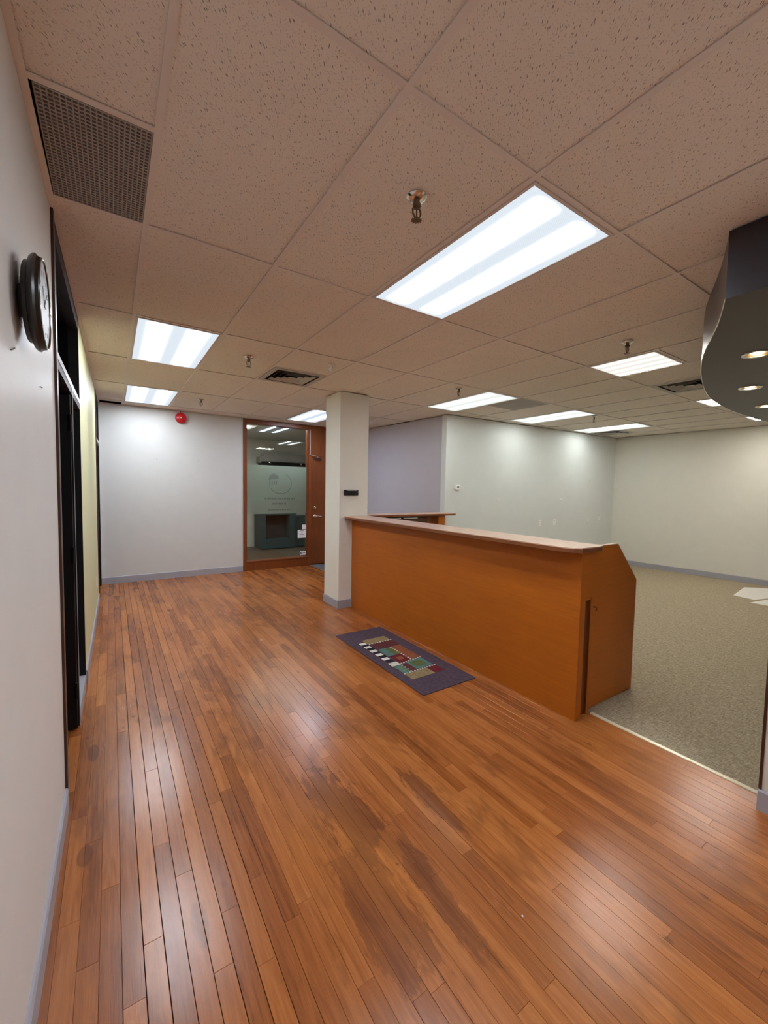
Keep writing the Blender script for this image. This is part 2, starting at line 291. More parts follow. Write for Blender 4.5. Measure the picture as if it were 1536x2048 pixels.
# ------------------------------------------------------------------ mesh builder
XW0, XWS = -0.2287, 0.0098           # the left wall stands at a slight angle
def xw(y): return XW0 + XWS*y
class MB:
    def __init__(s): s.v = []; s.f = []
    def face_loop(s, pts): n = len(s.v); s.v += [tuple(p) for p in pts]; s.f.append(tuple(range(n, n+len(pts)))); return s
    def box(s, x0, x1, y0, y1, z0, z1):
        n = len(s.v); s.v += [(x, y, z) for z in (z0, z1) for x, y in ((x0, y0), (x1, y0), (x1, y1), (x0, y1))]
        s.f += [tuple(n+i for i in q) for q in ((3, 2, 1, 0), (4, 5, 6, 7), (0, 1, 5, 4), (1, 2, 6, 5), (2, 3, 7, 6), (3, 0, 4, 7))]; return s
    def prism(s, poly, z0, z1):      # poly in xy, counter-clockwise
        n = len(s.v); k = len(poly); s.v += [(x, y, z0) for x, y in poly] + [(x, y, z1) for x, y in poly]
        s.f.append(tuple(n+i for i in range(k-1, -1, -1))); s.f.append(tuple(n+k+i for i in range(k)))
        s.f += [(n+i, n+(i+1) % k, n+k+(i+1) % k, n+k+i) for i in range(k)]; return s
    def prism_y(s, poly, y0, y1):    # poly in xz
        n = len(s.v); k = len(poly); s.v += [(x, y0, z) for x, z in poly] + [(x, y1, z) for x, z in poly]
        s.f.append(tuple(n+i for i in range(k))); s.f.append(tuple(n+k+i for i in range(k-1, -1, -1)))
        s.f += [(n+(i+1) % k, n+i, n+k+i, n+k+(i+1) % k) for i in range(k)]; return s
    def lathe(s, prof, segs=24, axis='z', c=(0, 0, 0), a0=0):  # prof [(r, h)]; capped at ends
        n = len(s.v); k = len(prof)
        def put(r, h, a):
            u, v = r*math.cos(a), r*math.sin(a)
            p = {'z': (u, v, h), 'y': (u, h, v), 'x': (h, u, v)}[axis]
            return (p[0]+c[0], p[1]+c[1], p[2]+c[2])
        for j in range(segs):
            a = 2*math.pi*j/segs + a0
            s.v += [put(r, h, a) for r, h in prof]
        for j in range(segs):
            j2 = (j+1) % segs
            for i in range(k-1): s.f.append((n+j*k+i, n+j2*k+i, n+j2*k+i+1, n+j*k+i+1))
        s.f.append(tuple(n+j*k for j in range(segs))); s.f.append(tuple(n+j*k+k-1 for j in range(segs)))
        return s
    def tube(s, pts, r, segs=8):
        n = len(s.v); P = [Vector(p) for p in pts]
        for i, p in enumerate(P):
            t = (P[min(i+1, len(P)-1)] - P[max(i-1, 0)]).normalized()
            a = t.cross(Vector((0, 0, 1)) if abs(t.z) < 0.9 else Vector((1, 0, 0))).normalized(); b = t.cross(a)
            for j in range(segs):
                q = 2*math.pi*j/segs; s.v.append(tuple(p + a*math.cos(q)*r + b*math.sin(q)*r))
        for i in range(len(P)-1):
            for j in range(segs):
                j2 = (j+1) % segs; s.f.append((n+i*segs+j, n+i*segs+j2, n+(i+1)*segs+j2, n+(i+1)*segs+j))
        s.f.append(tuple(n+j for j in range(segs))); s.f.append(tuple(n+(len(P)-1)*segs+j for j in range(segs)))
        return s
    def shear(s): s.v = [(x + xw(y), y, z) for x, y, z in s.v]; return s
    def build(s, name, mat, parent=None, smooth=False, bevel=0.0, segs=2, loc=None):
        o0 = Vector(parent['_org']) if parent is not None and '_org' in parent else Vector((0, 0, 0))
        if parent is None and loc is not None: o0 = Vector(loc)
        me = bpy.data.meshes.new(name); me.from_pydata([tuple(Vector(p)-o0) for p in s.v], [], s.f)
        bm = bmesh.new(); bm.from_mesh(me); bmesh.ops.recalc_face_normals(bm, faces=bm.faces); bm.to_mesh(me); bm.free()
        me.materials.append(M[mat] if isinstance(mat, str) else mat)
        if smooth:
            me.polygons.foreach_set('use_smooth', [True]*len(me.polygons)); me.set_sharp_from_angle(angle=math.radians(35))
        o = bpy.data.objects.new(name, me); COL.objects.link(o)
        if parent is not None:
            o.parent = parent; o['_org'] = list(o0)
        else:
            if loc is not None: o.location = loc
            o['_org'] = list(o0)
        if bevel:
            b = o.modifiers.new('bevel', 'BEVEL'); b.width = bevel; b.segments = segs; b.limit_method = 'ANGLE'; b.angle_limit = math.radians(40)
        return o
def tag(o, label, cat=None, group=None, kind=None):
    o['label'] = label
    if cat: o['category'] = cat
    if group: o['group'] = group
    if kind: o['kind'] = kind
    return o
def thing(name, loc, label, cat, group=None, kind=None):
    o = bpy.data.objects.new(name, None); COL.objects.link(o); o.location = loc; o['_org'] = list(loc); o.empty_display_size = 0.1
    return tag(o, label, cat, group, kind)
def copy_tree(o, parent=None):
    c = o.copy(); COL.objects.link(c)
    if parent is not None: c.parent = parent
    for ch in list(o.children): copy_tree(ch, c)
    return c

# ------------------------------------------------------------------ structure: floors
XB = 2.765                        # wood / carpet border
fl = MB().box(-3.2, 9.6, -3.0, 7.62, -0.12, -0.020).build('floor', 'subfloor')
tag(fl, 'reddish brown glossy strip hardwood floor', kind='structure')
def in_view(x, y):
    d = Vector((x, y, -CAM_H)); q = d.dot(fw)
    if q < 0.05: return 0
    px = 768 + FPX*d.dot(r2)/q; py = 1024 - FPX*d.dot(u2)/q
    return (-60 < px < 1600 and -60 < py < 2110)
PW = 0.0605
boards = []
row = 0
x = -0.30
while x < 3.235:
    x1 = min(x + PW, 3.235)
    if x < XB < x1: x1 = XB
    ya, yb = (-3.0, 7.50) if x < XB - 0.01 else (5.0, 7.50)
    y = ya - random.uniform(0, 0.9)
    while y < yb:
        L = random.choice((0.55, 0.8, 1.05, 1.3, 1.6, 2.0)); y2 = min(y + L, yb)
        if yb - y2 < 0.25: y2 = yb
        s0 = max(y, ya)
        # skip boards wholly inside the wall, keep those running into the door openings
        if y2 > s0: boards.append((x, x1, s0, y2, (random.uniform(0.0001, 0.0004) if row % 6 else 0.0008) + (0.0007 if 0.0 < x < 0.42 else 0)))
        y = y2
    x = x1; row += 1
def board_geo(mb, b, tones):
    x0, x1, y0, y1, g = b; x0 += g; x1 -= g; y0 += 0.0002; y1 -= 0.0002; e = 0.0007; dz = random.uniform(-0.0006, 0.0)
    n = len(mb.v)
    mb.v += [(x0, y0, -0.018), (x1, y0, -0.018), (x1, y1, -0.018), (x0, y1, -0.018), (x0, y0, dz-e), (x1, y0, dz-e), (x1, y1, dz-e), (x0, y1, dz-e),
             (x0+e, y0+e, dz), (x1-e, y0+e, dz), (x1-e, y1-e, dz), (x0+e, y1-e, dz)]
    mb.f += [tuple(n+i for i in q) for q in ((0, 1, 5, 4), (1, 2, 6, 5), (2, 3, 7, 6), (3, 0, 4, 7), (4, 5, 9, 8), (5, 6, 10, 9), (6, 7, 11, 10), (7, 4, 8, 11), (8, 9, 10, 11))]
    tones += [random.random()]*12
def put_tone(o, tones):
    a = o.data.attributes.new('tone', 'FLOAT', 'POINT'); a.data.foreach_set('value', tones)
def score(b):
    cx, cy = (b[0]+b[1])/2, (b[2]+b[3])/2
    pts = [(cx, b[2]), (cx, cy), (cx, b[3])]
    vis = sum(in_view(*p) for p in pts)
    if not vis or cx < xw(cy): return 0
    if cx > 2.56 and cy > 1.5: return 0
    d = math.sqrt(cx*cx+cy*cy+CAM_H**2); return (b[3]-b[2])*(b[1]-b[0])*CAM_H/d**3*vis
boards.sort(key=score, reverse=True)
for b in boards[:300]:
    mb = MB(); t = []; board_geo(mb, b, t); put_tone(mb.build('plank', 'plank', fl), t)
mb = MB(); t = []
for b in boards[300:]: board_geo(mb, b, t)
x = -2.9
while x < -0.31: board_geo(mb, (x, x+PW, 1.6, 7.5, 0.001), t); x += PW
o = mb.build('plank_field', 'plank', fl); put_tone(o, t); o['kind'] = 'stuff'
# carpet
cp = MB().prism([(XB+0.012, -3.0), (9.44, -3.0), (9.30, 2.2), (9.19, 4.72), (4.45, 4.93), (4.45, 5.0), (4.49, 5.02), (4.33, 7.48), (3.24, 7.48), (3.24, 5.0), (XB+0.012, 5.0)], -0.019, 0.004).build('carpet', 'carpet')
tag(cp, 'grey brown woven broadloom carpet of the open area beyond the counter', 'carpet')
tr = MB().prism_y([(XB-0.008, 0.0), (XB+0.018, 0.0), (XB+0.016, 0.007), (XB+0.005, 0.009), (XB-0.006, 0.005)], -3.0, 1.50).build('trim_1', 'strip_cream')
tag(tr, 'thin cream metal transition strip between wood floor and carpet', kind='structure')

# ------------------------------------------------------------------ structure: walls
def wall(name, mat, x0, x1, y0, y1, label, z0=0.0, z1=CH-0.004, shear=False, bevel=0.0):
    mb = MB().box(x0, x1, y0, y1, z0, z1)
    if shear: mb.shear()
    o = mb.build(name, mat, bevel=bevel); return tag(o, label, kind='structure')
D1A, D1M, D1B = 2.40, 3.16, 3.80       # first left door unit: near jamb, mullion, far jamb
D2A, D2B = 6.50, 7.46
wall('wall_left', 'wall_white', -0.14, 0, -3.0, D1A, 'white painted wall running past the camera on the left', shear=True)
wall('wall_left_far', 'wall_yellow', -0.14, 0, D1B, D2A, 'pale yellow green stretch of left wall between the black door units', shear=True)
wall('wall_left_end', 'wall_white', -0.14, 0, D2B, 7.64, 'narrow wall piece in the far left corner', shear=True)
wall('wall_back', 'wall_end', -0.20, 1.955, 7.50, 7.64, 'white end wall carrying the red alarm bell')
wall('wall_back_end', 'wall_white', 4.22, 4.62, 7.50, 7.64, 'end wall piece right of the wooden door')
# alcove (lavender) wall, far wall, right wall – slightly out of square
o = MB().prism([(4.50, 5.02), (4.62, 5.02), (4.46, 7.50), (4.335, 7.50)], 0, CH-0.004).build('wall_alcove', 'wall_lavender'); tag(o, 'lavender side wall of the recess behind the column', kind='structure')
o = MB().prism([(4.465, 4.95), (9.32, 4.72), (9.32, 4.86), (4.472, 5.07)], 0, CH-0.004).build('wall_far', 'wall_far'); tag(o, 'pale wall with thermostat and outlets across the carpeted area', kind='structure')
o = MB().prism([(9.20, 4.80), (9.32, 2.2), (9.46, -3.0), (9.60, -3.0), (9.46, 4.80)], 0, CH-0.004).build('wall_right', 'wall_cream'); tag(o, 'cream wall closing the carpeted area on the right', kind='structure')
wall('wall_behind', 'wall_white', -0.40, 9.6, -3.14, -3.0, 'white wall behind the camera')
wall('wall_partition', 'wall_cream', 2.632, 2.760, -3.0, 0.565, 'cream partition wall end at the right picture edge', z1=2.436)
o = MB().box(2.628, 2.764, 0.565, 0.577, 0.0, 2.42).build('trim_2', 'brown_casing'); tag(o, 'dark brown wooden end cap on the partition', kind='structure')
# column
PX0, PX1, PY0, PY1 = 2.385, 2.800, 4.605, 5.02
o = MB().box(PX0, PX1, PY0, PY1, 0, CH-0.004).build('column', 'column_paint', bevel=0.004); tag(o, 'square cream column at the end of the counter', kind='structure')
BBH = 0.105
def base(name, pts, label, inward, mat='baseboard'):
    # pts polyline of wall face; inward = offset side (+1 left of travel)
    mb = MB()
    for (xa, ya), (xb, yb) in zip(pts, pts[1:]):
        d = Vector((xb-xa, yb-ya)).normalized(); n = Vector((-d.y, d.x))*inward*0.013
        n2 = n*0.55
        p = [(xa, ya), (xb, yb)]
        k = len(mb.v)
        for (px, py) in p:
            mb.v += [(px, py, 0), (px+n.x, py+n.y, 0), (px+n.x, py+n.y, BBH-0.008), (px+n2.x, py+n2.y, BBH), (px, py, BBH)]
        mb.f += [(k+i, k+(i+1) % 5, k+5+(i+1) % 5, k+5+i) for i in range(5)] + [(k, k+1, k+2, k+3, k+4), (k+9, k+8, k+7, k+6, k+5)]
    o = mb.build(name, mat); return tag(o, label, kind='structure')
base('baseboard_left', [(xw(-3), -3.0), (xw(D1A-0.045), D1A-0.045)], 'grey baseboard along the near left wall', -1)
base('baseboard_left_far', [(xw(D1B+0.012), D1B+0.012), (xw(D2A-0.04), D2A-0.04)], 'grey baseboard under the yellow green wall', -1)
base('baseboard_back', [(xw(7.5), 7.5), (1.95, 7.5)], 'lavender grey baseboard of the end wall', -1)
base('baseboard_alcove', [(4.335, 7.5), (4.50, 5.02)], 'baseboard of the lavender recess wall', -1)
base('baseboard_far', [(4.465, 4.95), (9.22, 4.725)], 'baseboard of the thermostat wall', -1)
base('baseboard_right', [(9.20, 4.73), (9.32, 2.2), (9.46, -3.0)], 'lavender grey baseboard of the right wall', -1)
base('baseboard_partition', [(2.632, 0.577), (2.632, -3.0)], 'grey baseboard on the partition end at right', -1)
base('baseboard_column', [(PX0, PY1), (PX0, PY0), (2.575, PY0)], 'grey baseboard wrapping the column foot', -1)
o = MB().prism([(PX0-0.013, PY0-0.013), (PX0, PY0-0.013), (PX0, PY0), (PX0-0.013, PY0)], 0, BBH-0.008).build('baseboard_corner', 'baseboard'); tag(o, 'mitred baseboard corner at the column', kind='structure')

# ------------------------------------------------------------------ ceiling
GX, GY, TX, TY = 0.1508, 1.054, 0.61, 1.22
def gx(i): return GX + i*TX
def gy(j): return GY + j*TY
TZ = CH + 0.006                     # tile faces sit slightly above the tee faces
ce = MB().box(-3.2, 9.6, -3.2, 7.64, CH+0.16, CH+0.24).build('ceiling', 'plenum'); tag(ce, 'suspended ceiling of fissured mineral tiles in a tee grid', kind='structure')
FIX = {}      # (i, j half index) -> occupied; j in half tiles
def occ(i, j0, j1):
    for h in range(int(j0*2), int(j1*2)): FIX[(i, h)] = 1
L24 = [(2, 0, 1, 'lens_cool', 'large bright cool white ceiling light nearest the camera', 'near'),
       (0, 2, 3, 'lens_cool', 'cool white ceiling light above the left wall, nearer of the pair at left', ''),
       (0, 4, 5, 'lens_cool', 'small looking cool white ceiling light beside the red alarm bell', ''),
       (4, 4, 5, 'lens_blue', 'bluish white ceiling light partly hidden behind the column', ''),
       (6, 2, 3, 'lens_neutral', 'white ceiling light above the corner between lavender and pale walls', ''),
       (9, 2, 3, 'lens_neutral', 'white ceiling light above the thermostat wall, middle of the row of three', ''),
       (12, 2, 3, 'lens_neutral', 'white ceiling light above the outlets near the far right corner', ''),
       (2, -2, -1, 'lens_cool', 'ceiling light behind the camera over the wood floor', ''),
       (6, -2, -1, 'lens_warm', 'ceiling light behind the partition', ''),
       (10, -2, -1, 'lens_warm', 'ceiling light over the carpet at the near end', '')]
L22 = [(6, 0.5, 1, 'lens_four', 'square white ceiling light with four bright stripes beside the dark soffit', ''),
       (10, 0.5, 1, 'lens_four', 'square ceiling light mostly hidden behind the soffit tip', ''),
       (13, 0.5, 1, 'lens_four', 'thin sliver of ceiling light farthest right under the soffit edge', '')]
for a in L24 + L22: occ(a[0], a[1], a[2])
occ(-1, 0.5, 1); occ(2, 2.5, 3); occ(8, 0.5, 1); occ(13, 2.5, 3); occ(7, 2, 2.5)
def tile_mesh(x0, x1, y0, y1):
    e = 0.003; return MB().prism([(x0+e, y0+e), (x1-e, y0+e), (x1-e, y1-e), (x0+e, y1-e)], TZ, TZ+0.016)
full = {}
stuff = MB()
for i in range(-1, 15):
    for j in range(-4, 6):
        x0, x1 = (-0.27, GX) if i < 0 else (gx(i), gx(i+1))
        a, b = FIX.get((i, 2*j)), FIX.get((i, 2*j+1))
        if a and b: continue
        y0, y1 = gy(j) + (TY/2 if a else 0), gy(j+1) - (TY/2 if b else 0)
        y1 = min(y1, 7.53)
        if i < 0 and j == 5: y1 = 7.29
        if i >= 7 and y0 > 4.9 + (0.1 if i < 9 else 0): continue
        if i >= 8 and y0 > 4.75: continue
        y0 = max(y0, -3.05)
        if y1 - y0 < 0.02: continue
        if j < -1: stuff.v and None; tmp = tile_mesh(x0, x1, y0, y1); n = len(stuff.v); stuff.v += tmp.v; stuff.f += [tuple(n+q for q in f) for f in tmp.f]; continue
        key = (round(x1-x0, 3), round(y1-y0, 3))
        if key in full:
            o = bpy.data.objects.new('ceiling_tile', full[key].data); COL.objects.link(o); o.parent = ce
        else:
            o = tile_mesh(0, x1-x0, 0, y1-y0).build('ceiling_tile', 'ceiling_tile', ce); full[key] = o
        o.location = (x0, y0, random.uniform(0, 0.0015))
MB().box(-0.2, GX-0.014, 7.285, 7.50, CH+0.035, CH+0.05).build('filler_strip', 'ceiling_tile', ce)
o = stuff.build('ceiling_tile_field', 'ceiling_tile', ce); o['kind'] = 'stuff'
TW = 0.012
mt = None
for i in range(0, 16):
    ymax = 7.5 if i < 7 else 4.9
    o = MB().box(-TW, TW, -3.0, ymax, CH, CH+0.004).box(-0.001, 0.001, -3.0, ymax, CH+0.004, CH+0.03).build('main_tee', 'tee', ce); o.location.x = gx(i)
ct = None
def cross(x0, x1, y):
    global ct
    if abs((x1-x0)-TX) < 1e-3:
        if ct is None: ct = MB().box(TW, TX-TW, -TW, TW, CH+0.0003, CH+0.004).box(TW, TX-TW, -0.001, 0.001, CH+0.004, CH+0.03).build('cross_tee', 'tee', ce); o = ct
        else: o = ct.copy(); COL.objects.link(o); o.parent = ce
        o.location = (x0, y, 0)
    else: MB().box(x0, x1-TW, y-TW, y+TW, CH+0.0003, CH+0.004).build('cross_tee', 'tee', ce)
for i in range(-1, 15):
    for j in range(-3, 6):
        if i >= 7 and gy(j) > 4.8: continue
        cross(-0.21 if i < 0 else gx(i), gx(i+1), gy(j))
for i, j in ((-1, 0.5), (6, 0.5), (10, 0.5), (13, 0.5), (8, 0.5), (2, 2.5), (13, 2.5), (7, 2.5)): cross(-0.21 if i < 0 else gx(i), gx(i+1), gy(j))
# wall angles
def angle(x0, x1, y0, y1, shear=False):
    mb = MB().box(x0, x1, y0, y1, CH-0.003, CH+0.002)
    if shear: mb.shear()
    mb.build('wall_angle', 'tee', ce)
angle(0, 0.022, -3, 7.5, True); angle(-0.15, 4.34, 7.478, 7.5)

# ------------------------------------------------------------------ ceiling lights
def light(i, j0, j1, lens, label, group='recessed ceiling lights'):
    cx, cy = gx(i+0.5), (gy(j0)+gy(j1))/2; hx, hy = TX/2-0.013, (gy(j1)-gy(j0))/2-0.013
    t = thing('ceiling_light', (cx, cy, CH), label, 'ceiling light', group)
    w = 0.015; z0, z1 = CH-0.003, CH+0.006
    fr = MB()
    for a in ((-hx, hx, -hy, -hy+w), (-hx, hx, hy-w, hy), (-hx, -hx+w, -hy+w, hy-w), (hx-w, hx, -hy+w, hy-w)):
        fr.box(cx+a[0], cx+a[1], cy+a[2], cy+a[3], z0, z1)
    fr.build('frame', 'white_metal', t)
    MB().box(cx-hx+w, cx+hx-w, cy-hy+w, cy+hy-w, CH+0.0005, CH+0.004).build('lens', lens, t)
    MB().box(cx-hx, cx+hx, cy-hy, cy+hy, CH+0.012, CH+0.10).build('housing', 'white_metal', t)
    return t
for a in L24 + L22: light(*a[:5])

# air grille (egg crate) beside the left wall
gx0, gx1, gy0, gy1 = xw(1.97)+0.03, GX-0.016, gy(0.5)+0.016, gy(1)-0.016
t = thing('air_grille', ((gx0+gx1)/2, (gy0+gy1)/2, CH), 'grey egg crate return air grille in the ceiling beside the left wall', 'air grille')
MB().box(gx0, gx1, gy0, gy1, CH+0.022, CH+0.03).build('backing', 'duct_dark', t)
mb = MB(); n = 34
for k in range(n+1): yy = gy0 + (gy1-gy0)*k/n; mb.box(gx0, gx1, yy-0.0032, yy+0.0032, CH-0.001, CH+0.014)
o = mb.build('long_blades', 'grille', t); o['kind'] = 'stuff'
mb = MB(); n = 20
for k in range(n+1): xx = gx0 + (gx1-gx0)*k/n; mb.box(xx-0.0022, xx+0.0022, gy0, gy1, CH-0.0006, CH+0.013)
o = mb.build('cross_blades', 'grille', t); o['kind'] = 'stuff'

# square louvred diffusers
def diffuser(i, j0, j1, label):
    cx, cy = gx(i+0.5), (gy(j0)+gy(j1))/2; H = 0.29
    t = thing('air_diffuser', (cx, cy, CH), label, 'air diffuser', 'square ceiling air diffusers')
    MB().box(cx-H, cx+H, cy-H, cy+H, CH+0.09, CH+0.10).build('backing', 'duct_dark', t)
    def ring(h0, z0, h1, z1, th=0.002):
        mb = MB(); k = len(mb.v)
        for hh, zz in ((h0, z0), (h1, z1), (h1, z1+th), (h0, z0+th)):
            mb.v += [(cx-hh, cy-hh, zz), (cx+hh, cy-hh, zz), (cx+hh, cy+hh, zz), (cx-hh, cy+hh, zz)]
        for r in range(4):
            r_ = (r+1) % 4
            mb.f += [(4*r+q, 4*r+(q+1) % 4, 4*r_+(q+1) % 4, 4*r_+q) for q in range(4)]
        return mb
    ring(H, CH-0.002, 0.235, CH-0.001).build('frame', 'louver', t)
    ring(0.235, CH-0.001, 0.232, CH+0.09).build('throat', 'duct_dark', t)
    for h in (0.205, 0.150, 0.095): ring(h, CH-0.004, h-0.024, CH+0.014).build('louver', 'louver', t)
    MB().box(cx-0.04, cx+0.04, cy-0.04, cy+0.04, CH-0.006, CH-0.003).build('centre_plate', 'louver', t)
diffuser(2, 2.5, 3, 'square louvred air diffuser in the ceiling left of the column')
diffuser(8, 0.5, 1, 'dark louvred air diffuser half hidden by the curved soffit')
diffuser(13, 2.5, 3, 'small looking air diffuser near the far right wall corner')
# grey return panel
x0, x1, y0, y1 = gx(7)+0.014, gx(8)-0.014, gy(2)+0.014, gy(2.5)-0.014
t = thing('ceiling_grille', ((x0+x1)/2, (y0+y1)/2, CH), 'plain grey perforated return panel between two ceiling lights', 'air panel')
MB().box(x0, x1, y0, y1, CH-0.001, CH+0.012).build('perforated_face', 'grey_panel', t, bevel=0.003)

# sprinklers
def sprinkler(x, y, label, first=None):
    if first: c = copy_tree(first); c.location = (x, y, CH); c['label'] = label; return c
    t = thing('sprinkler', (x, y, CH), label, 'sprinkler', 'pendent sprinkler heads')
    c = (x, y, CH)
    MB().lathe([(0.008, 0.004), (0.042, 0.003), (0.043, -0.001), (0.036, -0.008), (0.024, -0.014), (0.014, -0.015)], 28, 'z', c).build('escutcheon', 'chrome', t, smooth=True)
    MB().lathe([(0.013, -0.012), (0.013, -0.028), (0.017, -0.028), (0.017, -0.040), (0.011, -0.043), (0.008, -0.046)], 12, 'z', c).build('body', 'brass_dark', t, smooth=True)
    for s in (-1, 1):
        MB().tube([(x+s*0.012, y, CH-0.040), (x+s*0.020, y, CH-0.052), (x+s*0.020, y, CH-0.068), (x+s*0.006, y, CH-0.084)], 0.0042, 8).build('frame_arm', 'brass_dark', t, smooth=True)
    MB().lathe([(0.003, -0.046), (0.0035, -0.078)], 8, 'z', c).build('bulb', 'brass_dark', t, smooth=True)
    MB().lathe([(0.004, -0.080), (0.008, -0.082), (0.008, -0.088), (0.003, -0.089)], 12, 'z', c).build('boss', 'brass_dark', t, smooth=True)
    mb = MB().lathe([(0.002, -0.0885), (0.013, -0.0885), (0.013, -0.0905), (0.002, -0.0905)], 20, 'z', c)
    for k in range(12):
        a = 2*math.pi*k/12; u, v = math.cos(a), math.sin(a); p = (-v*0.0026, u*0.0026)
        mb.prism([(x+u*0.012-p[0], y+v*0.012-p[1]), (x+u*0.022-p[0], y+v*0.022-p[1]), (x+u*0.022+p[0], y+v*0.022+p[1]), (x+u*0.012+p[0], y+v*0.012+p[1])], CH-0.0915, CH-0.0895)
    mb.build('deflector', 'brass_dark', t)
    return t
sp = sprinkler(1.066, 1.402, 'large pendent sprinkler head nearest the camera beside the big light')
sprinkler(1.080, 3.952, 'pendent sprinkler head between left ceiling light and louvred diffuser', sp)
sprinkler(1.062, 6.292, 'tiny sprinkler head right of the light by the alarm bell', sp)
sprinkler(3.443, 3.623, 'sprinkler head beyond the column above the white corner light', sp)
sprinkler(3.432, 1.712, 'sprinkler head beside the four striped square light', sp)
sprinkler(6.365, 3.629, 'sprinkler head at the end of the middle light over the pale wall', sp)
# small white ceiling sensors
def sensor(x, y, label):
    t = thing('ceiling_sensor', (x, y, CH), label, 'sensor', 'white ceiling sensors')
    MB().lathe([(0.004, 0.002), (0.036, 0.001), (0.036, -0.008), (0.030, -0.014), (0.012, -0.015)], 20, 'z', (x, y, CH)).build('base', 'plastic_white', t, smooth=True)
    MB().lathe([(0.014, -0.013), (0.020, -0.030), (0.026, -0.045), (0.020, -0.060), (0.006, -0.066)], 16, 'z', (x, y, CH)).build('head', 'plastic_white', t, smooth=True)
sensor(1.813, 3.704, 'small white ceiling sensor right of the louvred diffuser')
sensor(3.817, 6.207, 'small white ceiling sensor just right of the column top')

# ------------------------------------------------------------------ dark curved soffit with spotlights
SB = 2.440
def catmull(P, n):
    out = []
    for i in range(len(P)-1):
        p0, p1, p2, p3 = P[max(i-1, 0)], P[i], P[i+1], P[min(i+2, len(P)-1)]
        for k in range(n):
            t = k/n
            out.append(tuple(0.5*((2*p1[d]) + (-p0[d]+p2[d])*t + (2*p0[d]-5*p1[d]+4*p2[d]-p3[d])*t*t + (-p0[d]+3*p1[d]-3*p2[d]+p3[d])*t**3) for d in (0, 1)))
    out.append(P[-1]); return out
edge = catmull([(2.357, 0.752), (2.69, 0.885), (3.29, 1.155), (4.04, 1.400), (4.75, 1.560), (5.65, 1.635), (6.80, 1.600), (7.7, 1.42)], 6)
outline = [(2.365, -2.95)] + [(7.9, -2.95)] + [(7.9, 1.36)] + edge[::-1]     # counter-clockwise
sof = thing('curved_soffit', (2.357, 0.752, SB), 'dark metal soffit with a curved edge hanging from the ceiling at right', 'soffit')
k = len(outline); mb = MB()
mb.v = [(x, y, SB) for x, y in outline] + [(x, y, CH-0.002) for x, y in outline]
mb.f = [(i, (i+1) % k, k+(i+1) % k, k+i) for i in range(k)]
mb.build('fascia', 'soffit_metal', sof)
spots = [(3.42, 0.906), (4.44, 1.205), (5.46, 1.355)]
bm = bmesh.new()
def loop(pts, z):
    vs = [bm.verts.new((x, y, z)) for x, y in pts]
    for a, b in zip(vs, vs[1:]+vs[:1]): bm.edges.new((a, b))
loop(outline, SB)
SR = 0.062
for cx, cy in spots: loop([(cx+SR*math.cos(2*math.pi*q/24), cy+SR*math.sin(2*math.pi*q/24)) for q in range(24)], SB)
bmesh.ops.triangle_fill(bm, use_beauty=True, use_dissolve=False, edges=bm.edges[:])
mb = MB(); bm.verts.index_update(); mb.v = [tuple(v.co) for v in bm.verts]; mb.f = [tuple(v.index for v in f.verts) for f in bm.faces]; bm.free()
mb.build('soffit_panel', 'soffit_bottom', sof)
pts = [(2.362, -2.9)] + edge
mb = MB()
def off(i, d):
    a = Vector(pts[max(i-1, 0)]); b = Vector(pts[min(i+1, len(pts)-1)]); t = (b-a).normalized(); n = Vector((-t.y, t.x)); return Vector(pts[i]) + n*d
for i in range(1, len(pts)):
    k = len(mb.v); q = off(i, 0.002); r = off(i, -0.002)
    mb.v += [(q.x, q.y, SB-0.0015), (q.x, q.y, SB+0.004), (r.x, r.y, SB+0.004), (r.x, r.y, SB-0.0015)]
    if i > 1: mb.f += [(k-4+a, k-4+(a+1) % 4, k+(a+1) % 4, k+a) for a in range(4)]
mb.build('edge_trim', 'trim_steel', sof)
for n, (cx, cy) in enumerate(spots):
    t = thing('recessed_spotlight', (cx, cy, SB), ['warm halogen spotlight in the soffit nearest the camera, at the right edge', 'warm halogen spotlight in the soffit, middle of three', 'warm halogen spotlight in the soffit, farthest, cut by the right edge'][n], 'spotlight', 'halogen spotlights in the curved soffit')
    c = (cx, cy, SB)
    mb = MB(); sg = 28
    prof = [(0.058, 0.02), (0.058, -0.004), (0.078, -0.006), (0.080, -0.001), (0.064, 0.003)]
    for j in range(sg):
        a = 2*math.pi*j/sg; mb.v += [(cx+r*math.cos(a), cy+r*math.sin(a), SB+h) for r, h in prof]
    for j in range(sg):
        j2 = (j+1) % sg; mb.f += [(j*5+i, j2*5+i, j2*5+i+1, j*5+i+1) for i in range(4)]
    mb.build('trim_ring', 'trim_steel', t, smooth=True)
    mb = MB()
    prof = [(0.057, 0.0), (0.050, 0.035), (0.030, 0.070), (0.005, 0.080)]
    for j in range(sg):
        a = 2*math.pi*j/sg; mb.v += [(cx+r*math.cos(a), cy+r*math.sin(a), SB+h) for r, h in prof]
    for j in range(sg):
        j2 = (j+1) % sg; mb.f += [(j*4+i, j2*4+i, j2*4+i+1, j*4+i+1) for i in range(3)]
    mb.build('reflector', 'brass_dark', t, smooth=True)
    MB().lathe([(0.003, 0.03), (0.030, 0.024), (0.034, 0.006), (0.022, -0.002), (0.004, -0.006)], 20, 'z', c).build('lamp', 'halogen', t, smooth=True)

